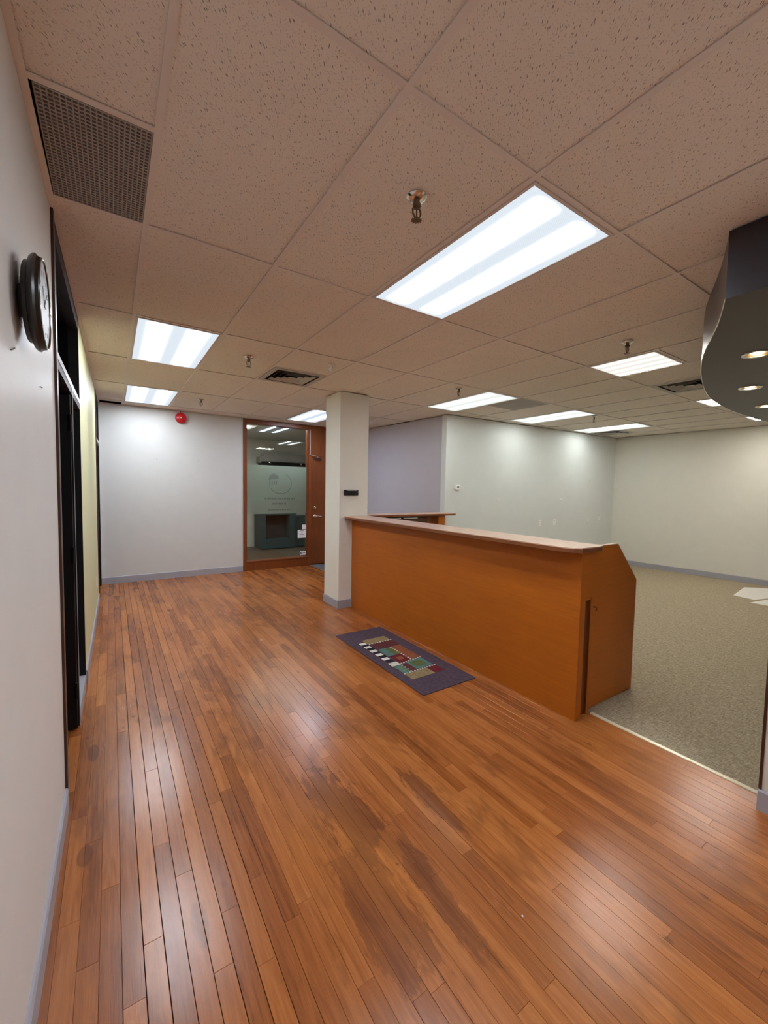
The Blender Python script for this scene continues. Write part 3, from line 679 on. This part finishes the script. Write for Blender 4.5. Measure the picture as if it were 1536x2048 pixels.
# ------------------------------------------------------------------ left door units (black frames)
def door_unit(name, ya, ym, yb, label, leaf_y):
    root = thing(name, (xw(ya), ya, 0), label, None, None, 'structure')
    def part(n, mat, *boxes, bevel=0.0):
        mb = MB()
        for b in boxes: mb.box(*b)
        return mb.shear().build(n, mat, root, bevel=bevel)
    ZT = CH - 0.006; TB = 2.13
    part('casing', 'brown_casing', (-0.001, 0.010, ya-0.042, ya+0.004, 0.0, ZT))
    part('near_jamb', 'black_frame', (-0.13, 0.004, ya+0.004, ya+0.030, 0.0, ZT))
    part('stop_bead', 'bead', (0.004, 0.008, ya+0.018, ya+0.028, 0.0, TB+0.6))
    part('head', 'black_frame', (-0.13, 0.004, ya+0.030, yb, ZT-0.09, ZT))
    part('transom_bar', 'bead', (-0.10, 0.006, ya+0.030, yb-0.03, TB-0.016, TB+0.016))
    part('transom_stop', 'black_frame', (-0.10, 0.004, ya+0.030, yb-0.03, TB-0.055, TB-0.016))
    part('far_jamb', 'black_frame', (-0.13, 0.004, yb-0.030, yb, 0.0, ZT))
    part('transom_pane', 'glass_dark', (-0.062, -0.056, ya+0.030, yb-0.03, TB+0.016, ZT-0.09))
    if ym:
        part('mullion', 'black_frame', (-0.13, 0.004, ym, ym+0.05, 0.0, TB-0.055))
        part('stop_bead', 'bead', (0.004, 0.007, ym+0.002, ym+0.010, 0.0, TB-0.016))
        part('bottom_rail', 'baseboard', (-0.13, 0.006, ym+0.05, yb-0.03, 0.0, 0.085))
        part('side_pane', 'glass_dark', (-0.062, -0.056, ym+0.05, yb-0.03, 0.085, TB-0.055))
        part('pane_backing', 'door_black', (-0.12, -0.112, ym+0.05, yb-0.03, 0.085, TB-0.055))  # black sheet behind the side glass, darkens the pane
    lf = part('door_leaf', 'door_black', (-0.85, -0.004, leaf_y-0.044, leaf_y-0.002, 0.008, TB-0.06))
    MB().tube([(xw(leaf_y)-0.79, leaf_y-0.044, 1.0), (xw(leaf_y)-0.79, leaf_y-0.09, 1.0), (xw(leaf_y)-0.68, leaf_y-0.09, 1.0)], 0.01, 8).build('door_handle', 'chrome', lf, smooth=True)
    for z in (0.25, 1.1, 1.9):
        MB().lathe([(0.004, z-0.05), (0.007, z-0.05), (0.007, z+0.05), (0.004, z+0.05)], 10, 'z', (xw(leaf_y)-0.004, leaf_y-0.05, 0)).build('hinge', 'black_frame', lf)
    return root
door_unit('door_1', D1A, D1M, D1B, 'near black framed door unit on the left wall, leaf swung open', D1M)
door_unit('door_2', D2A, None, D2B, 'far black framed door unit in the left corner, leaf swung open', D2B-0.03)
# unlit rooms behind the left wall, wall colour set dark to keep them dim
for nm, a, b in (('wall_office_near', 1.62, 4.25), ('wall_office_far', 6.0, 7.5)):
    mb = MB().box(-3.0, -2.9, a, b, 0, CH).box(-2.9, -0.37, a-0.1, a, 0, CH).box(-2.9, -0.37, b, b+0.1, 0, CH).box(-3.0, -0.36, a-0.1, b+0.1, CH-0.1, CH-0.05)
    tag(mb.build(nm, 'dark_room'), 'walls of the unlit office behind the ' + ('near' if a < 3 else 'far') + ' black door', kind='structure')

# ------------------------------------------------------------------ things on the left wall
YC, ZC = 1.595, 2.064; XC = xw(YC)
t = thing('wall_clock', (XC, YC, ZC), 'round black wall clock with stepped rim on the near left wall', 'clock')
def rx(prof, n, m, seg=48): return MB().lathe([(r, XC+h) for r, h in prof], seg, 'x', (0, YC, ZC)).build(n, m, t, smooth=True)
rx([(0.02, 0.001), (0.045, 0.001), (0.045, 0.016), (0.108, 0.016), (0.112, 0.019), (0.112, 0.027), (0.05, 0.030)], 'back_case', 'clock_black')
mb = MB(); prof = [(0.05, 0.028), (0.116, 0.028), (0.126, 0.031), (0.133, 0.038), (0.134, 0.043), (0.128, 0.048), (0.126, 0.056), (0.122, 0.0590), (0.1195, 0.0575), (0.118, 0.0550)]
sg = 56
for j in range(sg):
    a = 2*math.pi*j/sg; mb.v += [(XC+h, YC+r*math.cos(a), ZC+r*math.sin(a)) for r, h in prof]
for j in range(sg):
    j2 = (j+1) % sg; mb.f += [(j*10+i, j2*10+i, j2*10+i+1, j*10+i+1) for i in range(9)]
mb.build('rim', 'clock_black', t, smooth=True)
rx([(0.001, 0.052), (0.119, 0.052), (0.119, 0.0555), (0.001, 0.0555)], 'dial', 'clock_face')
mb = MB()
for j in range(sg):
    a = 2*math.pi*j/sg; mb.v += [(XC+h, YC+r*math.cos(a), ZC+r*math.sin(a)) for r, h in ((0.1195, 0.0585), (0.1215, 0.0602), (0.1240, 0.0588))]
for j in range(sg):
    j2 = (j+1) % sg; mb.f += [(j*3+i, j2*3+i, j2*3+i+1, j*3+i+1) for i in range(2)]
mb.build('bezel_ring', 'chrome', t, smooth=True)
for k in range(12):
    a = 2*math.pi*k/12; u, v = math.cos(a), math.sin(a); mb = MB()
    p = [(0.080*u-0.002*v, 0.080*v+0.002*u), (0.094*u-0.002*v, 0.094*v+0.002*u), (0.094*u+0.002*v, 0.094*v-0.002*u), (0.080*u+0.002*v, 0.080*v-0.002*u)]
    for h in (0.0555, 0.0560): mb.v += [(XC+h, YC+q[0], ZC+q[1]) for q in p]
    mb.f = [(0, 1, 2, 3), (4, 5, 6, 7), (0, 1, 5, 4), (1, 2, 6, 5), (2, 3, 7, 6), (3, 0, 4, 7)]; mb.build('hour_mark', 'ink', t)
for ln, ang, wd in ((0.055, 2.3, 0.0035), (0.078, 0.7, 0.0025)):
    u, v = math.cos(ang), math.sin(ang); mb = MB()
    p = [(-0.01*u-wd*v, -0.01*v+wd*u), (ln*u-wd*v, ln*v+wd*u), (ln*u+wd*v, ln*v-wd*u), (-0.01*u+wd*v, -0.01*v-wd*u)]
    for h in (0.0566, 0.0574): mb.v += [(XC+h, YC+q[0], ZC+q[1]) for q in p]
    mb.f = [(0, 1, 2, 3), (4, 5, 6, 7), (0, 1, 5, 4), (1, 2, 6, 5), (2, 3, 7, 6), (3, 0, 4, 7)]; mb.build('clock_hand', 'ink', t)
for (ya_, za_), (yb_, zb_), lb in (((1.402, 1.869), (1.532, 1.917), 'dark staple left in the wall below and left of the clock'), ((1.884, 1.880), (2.012, 1.893), 'dark staple left in the wall beside the black door frame')):
    yc_ = (ya_+yb_)/2; xx = xw(yc_); k_ = 0.35; ya_, yb_, za_, zb_ = yc_+(ya_-yc_)*k_, yc_+(yb_-yc_)*k_, (za_+zb_)/2+(za_-zb_)/2*k_, (za_+zb_)/2+(zb_-za_)/2*k_
    tag(MB().tube([(xx-0.002, ya_, za_), (xx+0.003, ya_, za_), (xx+0.003, yb_, zb_), (xx-0.002, yb_, zb_)], 0.0013, 6).build('staple', 'ink', loc=(xx, yc_, za_)), lb, 'staple', 'staples in the left wall')
def plate(name, x, y, z, face, label, cat, group, w=0.072, h=0.115, slots='outlet'):
    t = thing(name, (x, y, z), label, cat, group)
    def bx(n, m, u0, u1, d0, d1, z0, z1, bevel=0.0):
        if face == 'y': return MB().box(x+u0, x+u1, y-d1, y-d0, z+z0, z+z1).build(n, m, t, bevel=bevel)
        return MB().box(x+d0, x+d1, y+u0, y+u1, z+z0, z+z1).build(n, m, t, bevel=bevel)
    bx('cover_plate', 'plastic_white', -w/2, w/2, 0, 0.006, -h/2, h/2, 0.002)
    if slots == 'outlet':
        for s in (-1, 1): bx('socket', 'plastic_white', -0.017, 0.017, 0.006, 0.009, s*0.025-0.016, s*0.025+0.016, 0.001); bx('slot', 'ink', -0.006, 0.006, 0.0088, 0.0094, s*0.025-0.004, s*0.025+0.006)
    return t
plate('wall_outlet', xw(5.9), 5.9, 0.36, 'x', 'small white outlet plate low on the yellow green wall', 'outlet', 'wall outlet plates')

# ------------------------------------------------------------------ end wall: bell, glazed screen, wooden door
BX, BZ = 0.955, 2.625
t = thing('alarm_bell', (BX, 7.5, BZ), 'round red fire alarm bell on the white end wall', 'alarm bell')
MB().lathe([(0.03, 7.499), (0.052, 7.497), (0.052, 7.470), (0.03, 7.468)], 20, 'y', (BX, 0, BZ)).build('mounting_box', 'red_paint', t, smooth=True)
MB().lathe([(0.084, 7.462), (0.086, 7.456), (0.083, 7.438), (0.070, 7.425), (0.045, 7.417), (0.015, 7.413), (0.002, 7.412)], 36, 'y', (BX, 0, BZ)).build('gong', 'red_paint', t, smooth=True)
MB().lathe([(0.002, 7.413), (0.012, 7.413), (0.011, 7.406), (0.002, 7.404)], 12, 'y', (BX, 0, BZ)).build('cap_nut', 'chrome', t, smooth=True)
MB().box(BX-0.022, BX+0.022, 7.4085, 7.4125, BZ-0.048, BZ-0.022).build('rating_label', 'red_paint', t)
MB().tube([(BX, 7.49, BZ+0.05), (BX, 7.488, CH)], 0.006, 8).build('conduit', 'red_paint', t)
for xx, zz, lb in ((0.602, 1.953, 'tiny nail in the end wall, left one'), (1.214, 1.963, 'tiny nail in the end wall, right one')):
    tag(MB().lathe([(0.001, 7.502), (0.004, 7.497), (0.004, 7.492), (0.001, 7.491)], 8, 'y', (xx, 0, zz)).box(xx-0.001, xx+0.001, 7.4985, 7.5, zz-0.03, zz).build('nail', 'grey_panel', loc=(xx, 7.5, zz)), lb, 'nail', 'nails in the end wall')
win = thing('window_1', (1.96, 7.5, 0), 'tall glazed screen in a red brown wooden frame with a frosted band', None, None, 'structure')
def wbox(n, m, p, *b, bevel=0.0): return MB().box(*b).build(n, m, p, bevel=bevel)
wbox('jamb', 'wood_door', win, 1.955, 2.012, 7.48, 7.64, 0, CH-0.006, bevel=0.003)
wbox('jamb', 'wood_door', win, 3.195, 3.262, 7.48, 7.64, 0, CH-0.006, bevel=0.003)
wbox('head_rail', 'wood_door', win, 2.012, 3.195, 7.48, 7.64, 2.660, CH-0.006, bevel=0.003)
wbox('bottom_rail', 'wood_door', win, 2.012, 3.195, 7.488, 7.62, 0, 0.160, bevel=0.003)
wbox('sill', 'wood_edge', win, 2.012, 3.195, 7.476, 7.62, 0.160, 0.185, bevel=0.004)
gl = wbox('pane', 'glass', win, 2.012, 3.195, 7.545, 7.551, 0.185, 2.660)
wbox('glazing_bead', 'wood_door', win, 2.012, 2.026, 7.515, 7.545, 0.185, 2.660)
wbox('glazing_bead', 'wood_door', win, 3.181, 3.195, 7.515, 7.545, 0.185, 2.660)
film = wbox('frosted_band', 'frosted_film', win, 2.026, 3.181, 7.5525, 7.5535, 1.030, 1.930)
film['label'] = 'frosted film band with a faint logo'
# faint emblem: striped half dome, swoosh ring, lettering lines
cx, cz = 2.53, 1.66
def arc(cx, cz, rx_, rz, a0, a1, n=24): return [(cx+rx_*math.cos(a0+(a1-a0)*k/n), cz+rz*math.sin(a0+(a1-a0)*k/n)) for k in range(n+1)]
MB().prism_y(arc(cx, cz, 0.10, 0.12, 0.25, math.pi), 7.5490, 7.5494).build('emblem_dome', 'film_logo', film)
for k in range(4):
    xx = cx-0.085+k*0.042; MB().box(xx, xx+0.020, 7.5490, 7.5494, cz-0.11+k*0.012, cz-0.004).build('emblem_stripe', 'film_logo', film)
mb = MB(); n = 40; o1 = arc(2.66, 1.60, 0.22, 0.20, -2.6, 1.1, n); o2 = arc(2.66, 1.60, 0.205, 0.186, -2.6, 1.1, n)
for a, b in ((o1, o2),):
    mb.v = [(p[0], 7.5492, p[1]) for p in a] + [(p[0], 7.5492, p[1]) for p in b] + [(p[0], 7.5496, p[1]) for p in a] + [(p[0], 7.5496, p[1]) for p in b]
    m1 = n+1; mb.f = [(i, i+1, m1+i+1, m1+i) for i in range(n)] + [(2*m1+i, 3*m1+i, 3*m1+i+1, 2*m1+i+1) for i in range(n)]
mb.build('emblem_ring', 'film_logo', film)
for n_, (xa, xb, za, zb) in enumerate(((2.36, 2.96, 1.300, 1.335), (2.50, 2.78, 1.205, 1.235), (2.42, 2.88, 1.090, 1.115))):
    mb = MB(); xx = xa
    random.seed(40+n_)
    while xx < xb:
        wd = random.uniform(0.02, 0.05); mb.box(xx, min(xx+wd, xb), 7.5490, 7.5494, za, zb); xx += wd + 0.012
    o = mb.build('emblem_line', 'film_logo', film); o['kind'] = 'stuff'
# notices on the glass
def notice(xa, xb, za, zb, label, lines):
    t = tag(MB().box(xa, xb, 7.5430, 7.5445, za, zb).build('notice', 'paper_white', loc=(xa, 7.543, za)), label, 'notice', 'paper notices on the glass')
    for q, (u0, u1, v0, v1) in enumerate(lines):
        W, H = xb-xa, zb-za; MB().box(xa+W*u0, xa+W*u1, 7.5424, 7.5431, za+H*v0, za+H*v1).build('print_line', 'ink', t)
notice(3.005, 3.178, 0.545, 0.705, 'white printed paper notice low on the glass beside the door', [(0.25, 0.75, 0.84, 0.90), (0.4, 0.6, 0.68, 0.72), (0.22, 0.78, 0.42, 0.52), (0.3, 0.7, 0.24, 0.29)])
notice(3.096, 3.180, 0.715, 0.805, 'small blank white card above the printed notice', [])
notice(3.055, 3.180, 0.205, 0.285, 'small white label at the bottom corner of the glass', [(0.08, 0.25, 0.2, 0.75), (0.4, 0.9, 0.45, 0.55)])
# door
dr = thing('door_3', (3.262, 7.5, 0), 'red brown wooden entrance door partly behind the column', None, None, 'structure')
wbox('jamb', 'wood_door', dr, 4.165, 4.225, 7.48, 7.64, 0, CH-0.006)
wbox('transom_panel', 'wood_door', dr, 3.262, 4.165, 7.505, 7.60, 2.162, CH-0.006, bevel=0.003)
lf = wbox('leaf', 'wood_door', dr, 3.267, 4.160, 7.520, 7.565, 0.012, 2.160, bevel=0.003)
def lath(n, m, p, prof, c, ax='y', seg=20): return MB().lathe(prof, seg, ax, c).build(n, m, p, smooth=True)
lath('handle_rose', 'chrome', lf, [(0.005, 7.521), (0.030, 7.521), (0.030, 7.512), (0.018, 7.505), (0.005, 7.504)], (3.345, 0, 0.975))
MB().tube([(3.345, 7.510, 0.975), (3.345, 7.468, 0.975), (3.362, 7.455, 0.975), (3.470, 7.452, 0.968)], 0.0105, 10).build('lever', 'chrome', lf, smooth=True)
lath('deadbolt', 'chrome', lf, [(0.005, 7.521), (0.028, 7.521), (0.027, 7.503), (0.016, 7.499), (0.004, 7.498)], (3.345, 0, 1.140))
cl = wbox('closer_body', 'brown_casing', lf, 3.33, 3.47, 7.480, 7.519, 2.085, 2.125, bevel=0.006)
MB().tube([(3.40, 7.480, 2.125), (3.36, 7.468, 2.150), (3.225, 7.470, 2.172)], 0.006, 8).build('closer_arm', 'louver', cl)
MB().tube([(3.225, 7.475, 2.172), (3.222, 7.475, 2.655)], 0.006, 8).build('door_wire', 'louver', dr)

# ------------------------------------------------------------------ room behind the glass
mb = MB().box(1.5, 5.6, 10.50, 10.62, 0, 2.74).box(1.38, 1.5, 7.64, 10.62, 0, 2.74).box(5.6, 5.7, 7.64, 10.62, 0, 2.74).box(1.38, 5.7, 7.64, 10.62, 2.74, 2.80)
mb.box(4.62, 5.7, 7.56, 7.64, 0, 2.74)
tag(mb.build('wall_lobby', 'backroom_wall'), 'pale walls of the dim lobby seen through the glass', kind='structure')
tag(MB().box(1.38, 5.7, 7.62, 10.62, -0.1, 0.0).build('floor_lobby', 'lobby_floor'), 'brown carpeted lobby floor behind the glass', kind='structure')
t = thing('ceiling_light', (2.125, 8.49, 2.735), 'warm white ceiling light in the lobby at the top left corner of the glass', 'ceiling light', 'recessed ceiling lights')
MB().box(1.82, 2.43, 8.20, 8.78, 2.728, 2.7395).build('frame', 'white_metal', t)
MB().box(1.835, 2.415, 8.215, 8.765, 2.724, 2.730).build('lens', 'lens_square', t)
t = thing('ceiling_light', (2.8, 7.84, 2.735), 'added unseen lobby fill light close behind the glass screen', 'ceiling light', 'recessed ceiling lights')  # added lamp, hidden above the head rail, brightens the frosted film
MB().box(2.10, 3.50, 7.69, 7.99, 2.730, 2.7395).build('frame', 'white_metal', t)
MB().box(2.12, 3.48, 7.71, 7.97, 2.726, 2.731).build('lens', 'lobby_fill', t)
t = thing('teal_cabinet', (3.42, 10.15, 0), 'dark teal cabinet with a large dark opening behind the glass', 'cabinet')
for n_, b in (('side_panel', (3.00, 3.10, 9.83, 10.44, 0.02, 0.89)), ('side_panel', (3.70, 3.86, 9.83, 10.44, 0.02, 0.89)), ('bottom_panel', (3.10, 3.70, 9.83, 10.44, 0.02, 0.24)), ('top_panel', (2.98, 3.88, 9.82, 10.45, 0.84, 0.895)), ('back_panel', (3.10, 3.70, 10.38, 10.44, 0.24, 0.84))):
    wbox(n_, 'teal' if n_ != 'back_panel' else 'dark_hole', t, *b, bevel=0.004)
wbox('dark_insert', 'dark_hole', t, 3.12, 3.68, 10.10, 10.12, 0.25, 0.83)
wbox('low_cupboard', 'teal', t, 3.87, 4.30, 9.95, 10.44, 0.02, 0.80, bevel=0.004)
t = thing('wall_heater', (3.7, 10.45, 2.1), 'long grey and black housing mounted high on the lobby wall behind the glass', 'wall unit')
wbox('housing', 'grey_housing', t, 3.16, 4.28, 10.22, 10.49, 2.16, 2.37, bevel=0.01)
wbox('lower_rail', 'plastic_black', t, 3.10, 4.45, 10.17, 10.49, 2.08, 2.16, bevel=0.006)
wbox('end_cap', 'grey_panel', t, 3.06, 3.16, 10.20, 10.49, 2.12, 2.28, bevel=0.01)
for xx in (3.30, 4.12): lath('knob', 'chrome', t, [(0.004, 10.17), (0.028, 10.168), (0.026, 10.14), (0.004, 10.135)], (xx, 0, 2.13))

# ------------------------------------------------------------------ column: black card reader
t = thing('card_reader', (2.545, PY0, 1.48), 'black horizontal sensor box on the front of the column', 'card reader')
MB().prism([(2.440, PY0), (2.440, PY0-0.020), (2.455, PY0-0.034), (2.500, PY0-0.042), (2.590, PY0-0.042), (2.635, PY0-0.034), (2.650, PY0-0.020), (2.650, PY0)], 1.448, 1.518).build('body', 'plastic_black', t, bevel=0.006)
MB().box(2.47, 2.62, PY0-0.0435, PY0-0.041, 1.505, 1.511).build('light_strip', 'grey_housing', t)

# ------------------------------------------------------------------ reception counter
CX = 2.570
rc = thing('reception_counter', (CX, 1.5, 0), 'long brown wooden reception counter with pale wood top', 'counter')
MB().box(CX, CX+0.020, 1.497, 4.600, 0.0, 1.148).build('front_panel', 'wood_counter', rc, bevel=0.0015)
MB().box(CX+0.020, CX+0.15, 1.512, 1.530, 0.81, 1.148).build('corner_filler', 'wood_end', rc)
MB().box(CX+0.020, 2.648, 1.506, 1.5215, 0.0, 0.81).build('corner_post', 'wood_end', rc)
# end panel with the sloped shoulder
ep = MB().prism_y([(2.775, 0.006), (3.396, 0.006), (3.396, 0.872), (3.092, 1.168), (2.71, 1.168), (2.71, 0.815), (2.775, 0.815)], 1.535, 1.562).build('end_panel', 'wood_end', rc, bevel=0.0015)
MB().prism_y([(3.396, 0.006), (3.4005, 0.006), (3.4005, 0.874), (3.093, 1.173), (2.78, 1.173), (2.78, 1.168), (3.092, 1.168), (3.396, 0.872)], 1.534, 1.563).build('edge_band', 'wood_top', ep)
MB().box(2.594, 2.70, 1.530, 1.548, 0.81, 1.148).build('end_board', 'wood_end', rc)
MB().box(2.591, 2.7215, 1.522, 1.575, 0.004, 0.812).build('slot_back', 'wood_slot_shade', rc)
gp = MB().box(2.722, 2.748, 1.512, 1.575, 0.0, 0.812).build('gate_post', 'wood_slot_shade', rc)  # shaded post side as darker wood; its front strip keeps the counter wood
MB().box(2.7205, 2.7495, 1.508, 1.512, 0.0, 0.813).build('post_edge', 'wood_counter', gp)
gs = MB().box(2.756, 2.775, 1.530, 1.575, 0.0, 0.765).build('gate_stop', 'wood_slot_shade', rc)
MB().box(2.755, 2.776, 1.526, 1.530, 0.0, 0.766).build('stop_edge', 'wood_counter', gs)
MB().tube([(2.768, 1.530, 0.752), (2.768, 1.512, 0.752), (2.790, 1.508, 0.750), (2.792, 1.508, 0.722)], 0.006, 8).build('latch_hook', 'wood_edge', gp, smooth=True)
top = MB().prism([(2.450, 4.580), (2.450, 1.560), (2.470, 1.500), (2.520, 1.470), (2.760, 1.470), (2.800, 1.512), (2.800, 4.600), (2.47, 4.600)], 1.150, 1.180).build('countertop', 'wood_edge', rc, bevel=0.002)
MB().prism([(2.4485, 4.580), (2.4485, 1.5595), (2.469, 1.4987), (2.5195, 1.4685), (2.7605, 1.4685), (2.8015, 1.5115), (2.8015, 4.600), (2.47, 4.600)], 1.1770, 1.1840).build('top_laminate', 'wood_top', top)
MB().box(2.600, 3.28, 1.60, 4.60, 0.715, 0.745).build('work_surface', 'wood_top', rc, bevel=0.004)
MB().box(2.60, 2.618, 1.60, 4.60, 0.06, 1.15).build('inner_panel', 'wood_dark', rc)
# return counter from column to wall corner
bc = thing('return_counter', (3.6, 4.8, 0), 'shorter wooden return counter between column and lavender wall corner', 'counter')
top = MB().prism([(2.81, 4.640), (4.40, 4.640), (4.485, 4.700), (4.485, 4.935), (4.30, 5.0), (2.81, 5.0)], 1.152, 1.180).build('countertop', 'wood_edge', bc, bevel=0.004)
MB().prism([(2.815, 4.645), (4.395, 4.645), (4.479, 4.704), (4.479, 4.93), (4.298, 4.995), (2.815, 4.995)], 1.1795, 1.1835).build('top_laminate', 'wood_top_x', top)
MB().box(2.81, 3.93, 4.955, 4.975, 0.06, 1.152).build('front_panel', 'wood_counter', bc)
MB().box(2.81, 3.91, 4.70, 4.955, 0.85, 1.150).build('hutch_shelf', 'wood_dark', bc, bevel=0.003)
for a, b in ((3.17, 3.40), (3.45, 3.70)):
    MB().box(a, b, 4.672, 4.690, 1.118, 1.132).build('bar_handle', 'handle_grey', bc, bevel=0.003)
    for q in (a+0.02, b-0.02): MB().box(q-0.005, q+0.005, 4.688, 4.702, 1.120, 1.130).build('handle_post', 'handle_grey', bc)
MB().box(4.105, 4.235, 4.68, 4.95, 0.06, 1.152).build('end_panel', 'wood_counter', bc, bevel=0.002)
MB().box(3.93, 4.105, 4.93, 4.95, 0.06, 0.62).build('low_panel', 'wood_counter', bc)

# ------------------------------------------------------------------ things on the thermostat wall
def ywall(x): return 4.95 - (x-4.465)*(0.23/4.855)
sx = 1.0
xx = 4.71; yy = ywall(xx)
t = thing('thermostat', (xx, yy, 1.58), 'small white thermostat near the corner of the pale wall', 'thermostat')
MB().box(xx-0.052, xx+0.052, yy-0.030, yy+0.003, 1.545, 1.630).build('body', 'plastic_white', t, bevel=0.008)
MB().box(xx-0.022, xx+0.022, yy-0.0325, yy-0.029, 1.575, 1.607).build('display', 'screen_grey', t)
MB().box(xx-0.066, xx+0.066, yy-0.010, yy+0.004, 1.565, 1.612).build('wall_plate', 'plastic_white', t, bevel=0.004)
for n_, (xx, zz) in enumerate(((6.80, 0.940), (7.22, 0.948), (8.30, 0.945), (8.70, 0.965))):
    yy = ywall(xx)
    plate('wall_outlet', xx, yy, zz, 'y', ['white outlet plate on the pale wall, leftmost of four', 'white outlet plate on the pale wall, second from left', 'outlet plate on the pale wall, third from left', 'outlet plate on the pale wall closest to the right corner'][n_], 'outlet', 'wall outlet plates', 0.075, 0.118)
for xx, zz, lb in ((5.65, 1.388, 'small white adhesive hook on the pale wall, left one'), (7.40, 1.398, 'small white adhesive hook on the pale wall, right one')):
    yy = ywall(xx); t = thing('wall_hook', (xx, yy, zz), lb, 'hook', 'white hooks on the pale wall')
    MB().box(xx-0.032, xx+0.032, yy-0.006, yy+0.003, zz-0.012, zz+0.014).build('hook_base', 'plastic_white', t, bevel=0.002)
    MB().tube([(xx, yy-0.004, zz), (xx, yy-0.022, zz-0.006), (xx, yy-0.028, zz+0.008)], 0.005, 8).build('hook_arm', 'plastic_white', t)
for xx, zz, lb in ((7.58, 1.81, 'tiny nail hole mark high on the pale wall, left one'), (8.30, 1.785, 'tiny nail hole mark high on the pale wall, right one')):
    yy = ywall(xx); tag(MB().lathe([(0.001, yy+0.002), (0.008, yy-0.001), (0.008, yy-0.004), (0.001, yy-0.006)], 8, 'y', (xx, 0, zz)).build('wall_anchor', 'grey_panel', loc=(xx, yy, zz)), lb, 'wall anchor', 'wall anchors')

# ------------------------------------------------------------------ floor mat with patchwork inlay
MZ = 0.007
mat = thing('floor_mat', (2.19, 3.03, 0), 'purple grey floor mat with a colourful patchwork beside the counter', 'mat')
def rrect(x0, x1, y0, y1, r, n=4):
    out = []
    for cx, cy, a in ((x1-r, y0+r, -math.pi/2), (x1-r, y1-r, 0), (x0+r, y1-r, math.pi/2), (x0+r, y0+r, math.pi)):
        out += [(cx+r*math.cos(a+math.pi/2*k/n), cy+r*math.sin(a+math.pi/2*k/n)) for k in range(n+1)]
    return out
MB().prism(rrect(1.915, 2.470, 2.300, 3.745, 0.012), 0.0005, MZ).build('mat_base', 'mat_purple', mat, bevel=0.002)
PATCH = [('mat_tan', 2.072, 2.340, 3.360, 3.478), ('mat_maroon', 2.095, 2.352, 3.210, 3.345), ('mat_rust', 2.232, 2.340, 2.872, 3.200),
         ('mat_teal', 2.085, 2.160, 3.022, 3.195), ('mat_green', 2.163, 2.225, 3.022, 3.185), ('mat_red', 2.095, 2.225, 2.840, 3.012),
         ('mat_teal', 2.150, 2.330, 2.680, 2.850), ('mat_maroon', 2.085, 2.146, 2.662, 2.818), ('mat_teal', 2.004, 2.080, 2.660, 2.815),
         ('mat_tan', 2.000, 2.238, 2.542, 2.650), ('mat_red', 2.241, 2.344, 2.545, 2.655)]
for m_, a, b, c, d in PATCH: MB().box(a, b, c, d, MZ-0.001, MZ+0.0016).build('patch', m_, mat)
MB().box(2.175, 2.290, 2.715, 2.815, MZ+0.001, MZ+0.0026).build('patch', 'mat_green', mat)
MB().box(2.130, 2.190, 2.905, 2.965, MZ+0.001, MZ+0.0026).build('patch', 'mat_rust', mat)
MB().box(2.025, 2.062, 2.690, 2.785, MZ+0.001, MZ+0.0026).build('patch', 'mat_sage', mat)
ys = [3.392, 3.298, 3.192, 3.094, 2.988]
for k, yy in enumerate(ys):
    MB().box(2.004, 2.068, yy-0.024, yy+0.024, MZ-0.001, MZ+0.0018).build('white_square', 'mat_white', mat)
    MB().box(2.010, 2.076, yy-0.076, yy-0.026, MZ-0.001, MZ+0.0014).build('black_square', 'mat_black', mat)
MB().box(1.996, 2.086, 2.822, 2.892, MZ-0.001, MZ+0.0018).build('white_square', 'mat_cream', mat)
mb = MB()
def dots(xa, ya, xb, yb, n):
    for k in range(n):
        u = k/(n-1); x_, y_ = xa+(xb-xa)*u, ya+(yb-ya)*u; mb.box(x_-0.007, x_+0.007, y_-0.007, y_+0.007, MZ, MZ+0.0034)
dots(2.09, 3.352, 2.34, 3.352, 9); dots(2.228, 3.185, 2.228, 2.872, 10); dots(2.10, 2.835, 2.33, 2.862, 9); dots(2.006, 2.655, 2.335, 2.664, 13); dots(2.083, 2.80, 2.083, 2.67, 4)
o = mb.build('stitch_dots', 'mat_cream', mat); o['kind'] = 'stuff'

simple('rubber_grey', (0.12, 0.12, 0.125), 0.8, var=0.1, bmp=0.4, bscale=90)
dm = MB().prism(rrect(3.245, 4.20, 6.78, 7.44, 0.02), 0.0045, 0.012).build('door_mat', 'rubber_grey', loc=(3.7, 7.1, 0.0045), bevel=0.002); tag(dm, 'plain grey door mat in front of the wooden entrance door', 'mat')
# ------------------------------------------------------------------ cardboard sheets on the carpet
for nm, poly, lb, z in (('cardboard_sheet', [(7.95, 2.19), (7.88, 1.93), (9.00, 1.60), (9.10, 2.02), (8.80, 2.29)], 'flat pale cardboard sheet on the carpet near the right wall', 0.004),
                        ('cardboard_sheet', [(7.60, 1.90), (7.62, 1.60), (8.45, 1.35), (8.50, 1.75)], 'smaller pale cardboard sheet overlapping the other at the right edge', 0.0075)):
    o = MB().prism(poly[::1] if sum((poly[i][0]*poly[(i+1) % len(poly)][1]-poly[(i+1) % len(poly)][0]*poly[i][1]) for i in range(len(poly))) > 0 else poly[::-1], z, z+0.0035).build(nm, 'paper', loc=(poly[0][0], poly[0][1], z)); tag(o, lb, 'cardboard', 'cardboard sheets on the carpet')
o = MB().lathe([(0.001, 0.0), (0.0035, 0.0005), (0.003, 0.003), (0.001, 0.004)], 8, 'z', (1.219, 0.873, 0)).build('paper_scrap', 'paper_white', loc=(1.219, 0.873, 0)); tag(o, 'tiny white speck lying on the wood floor in front', 'scrap')

for o in bpy.data.objects:
    if '_org' in o: del o['_org']
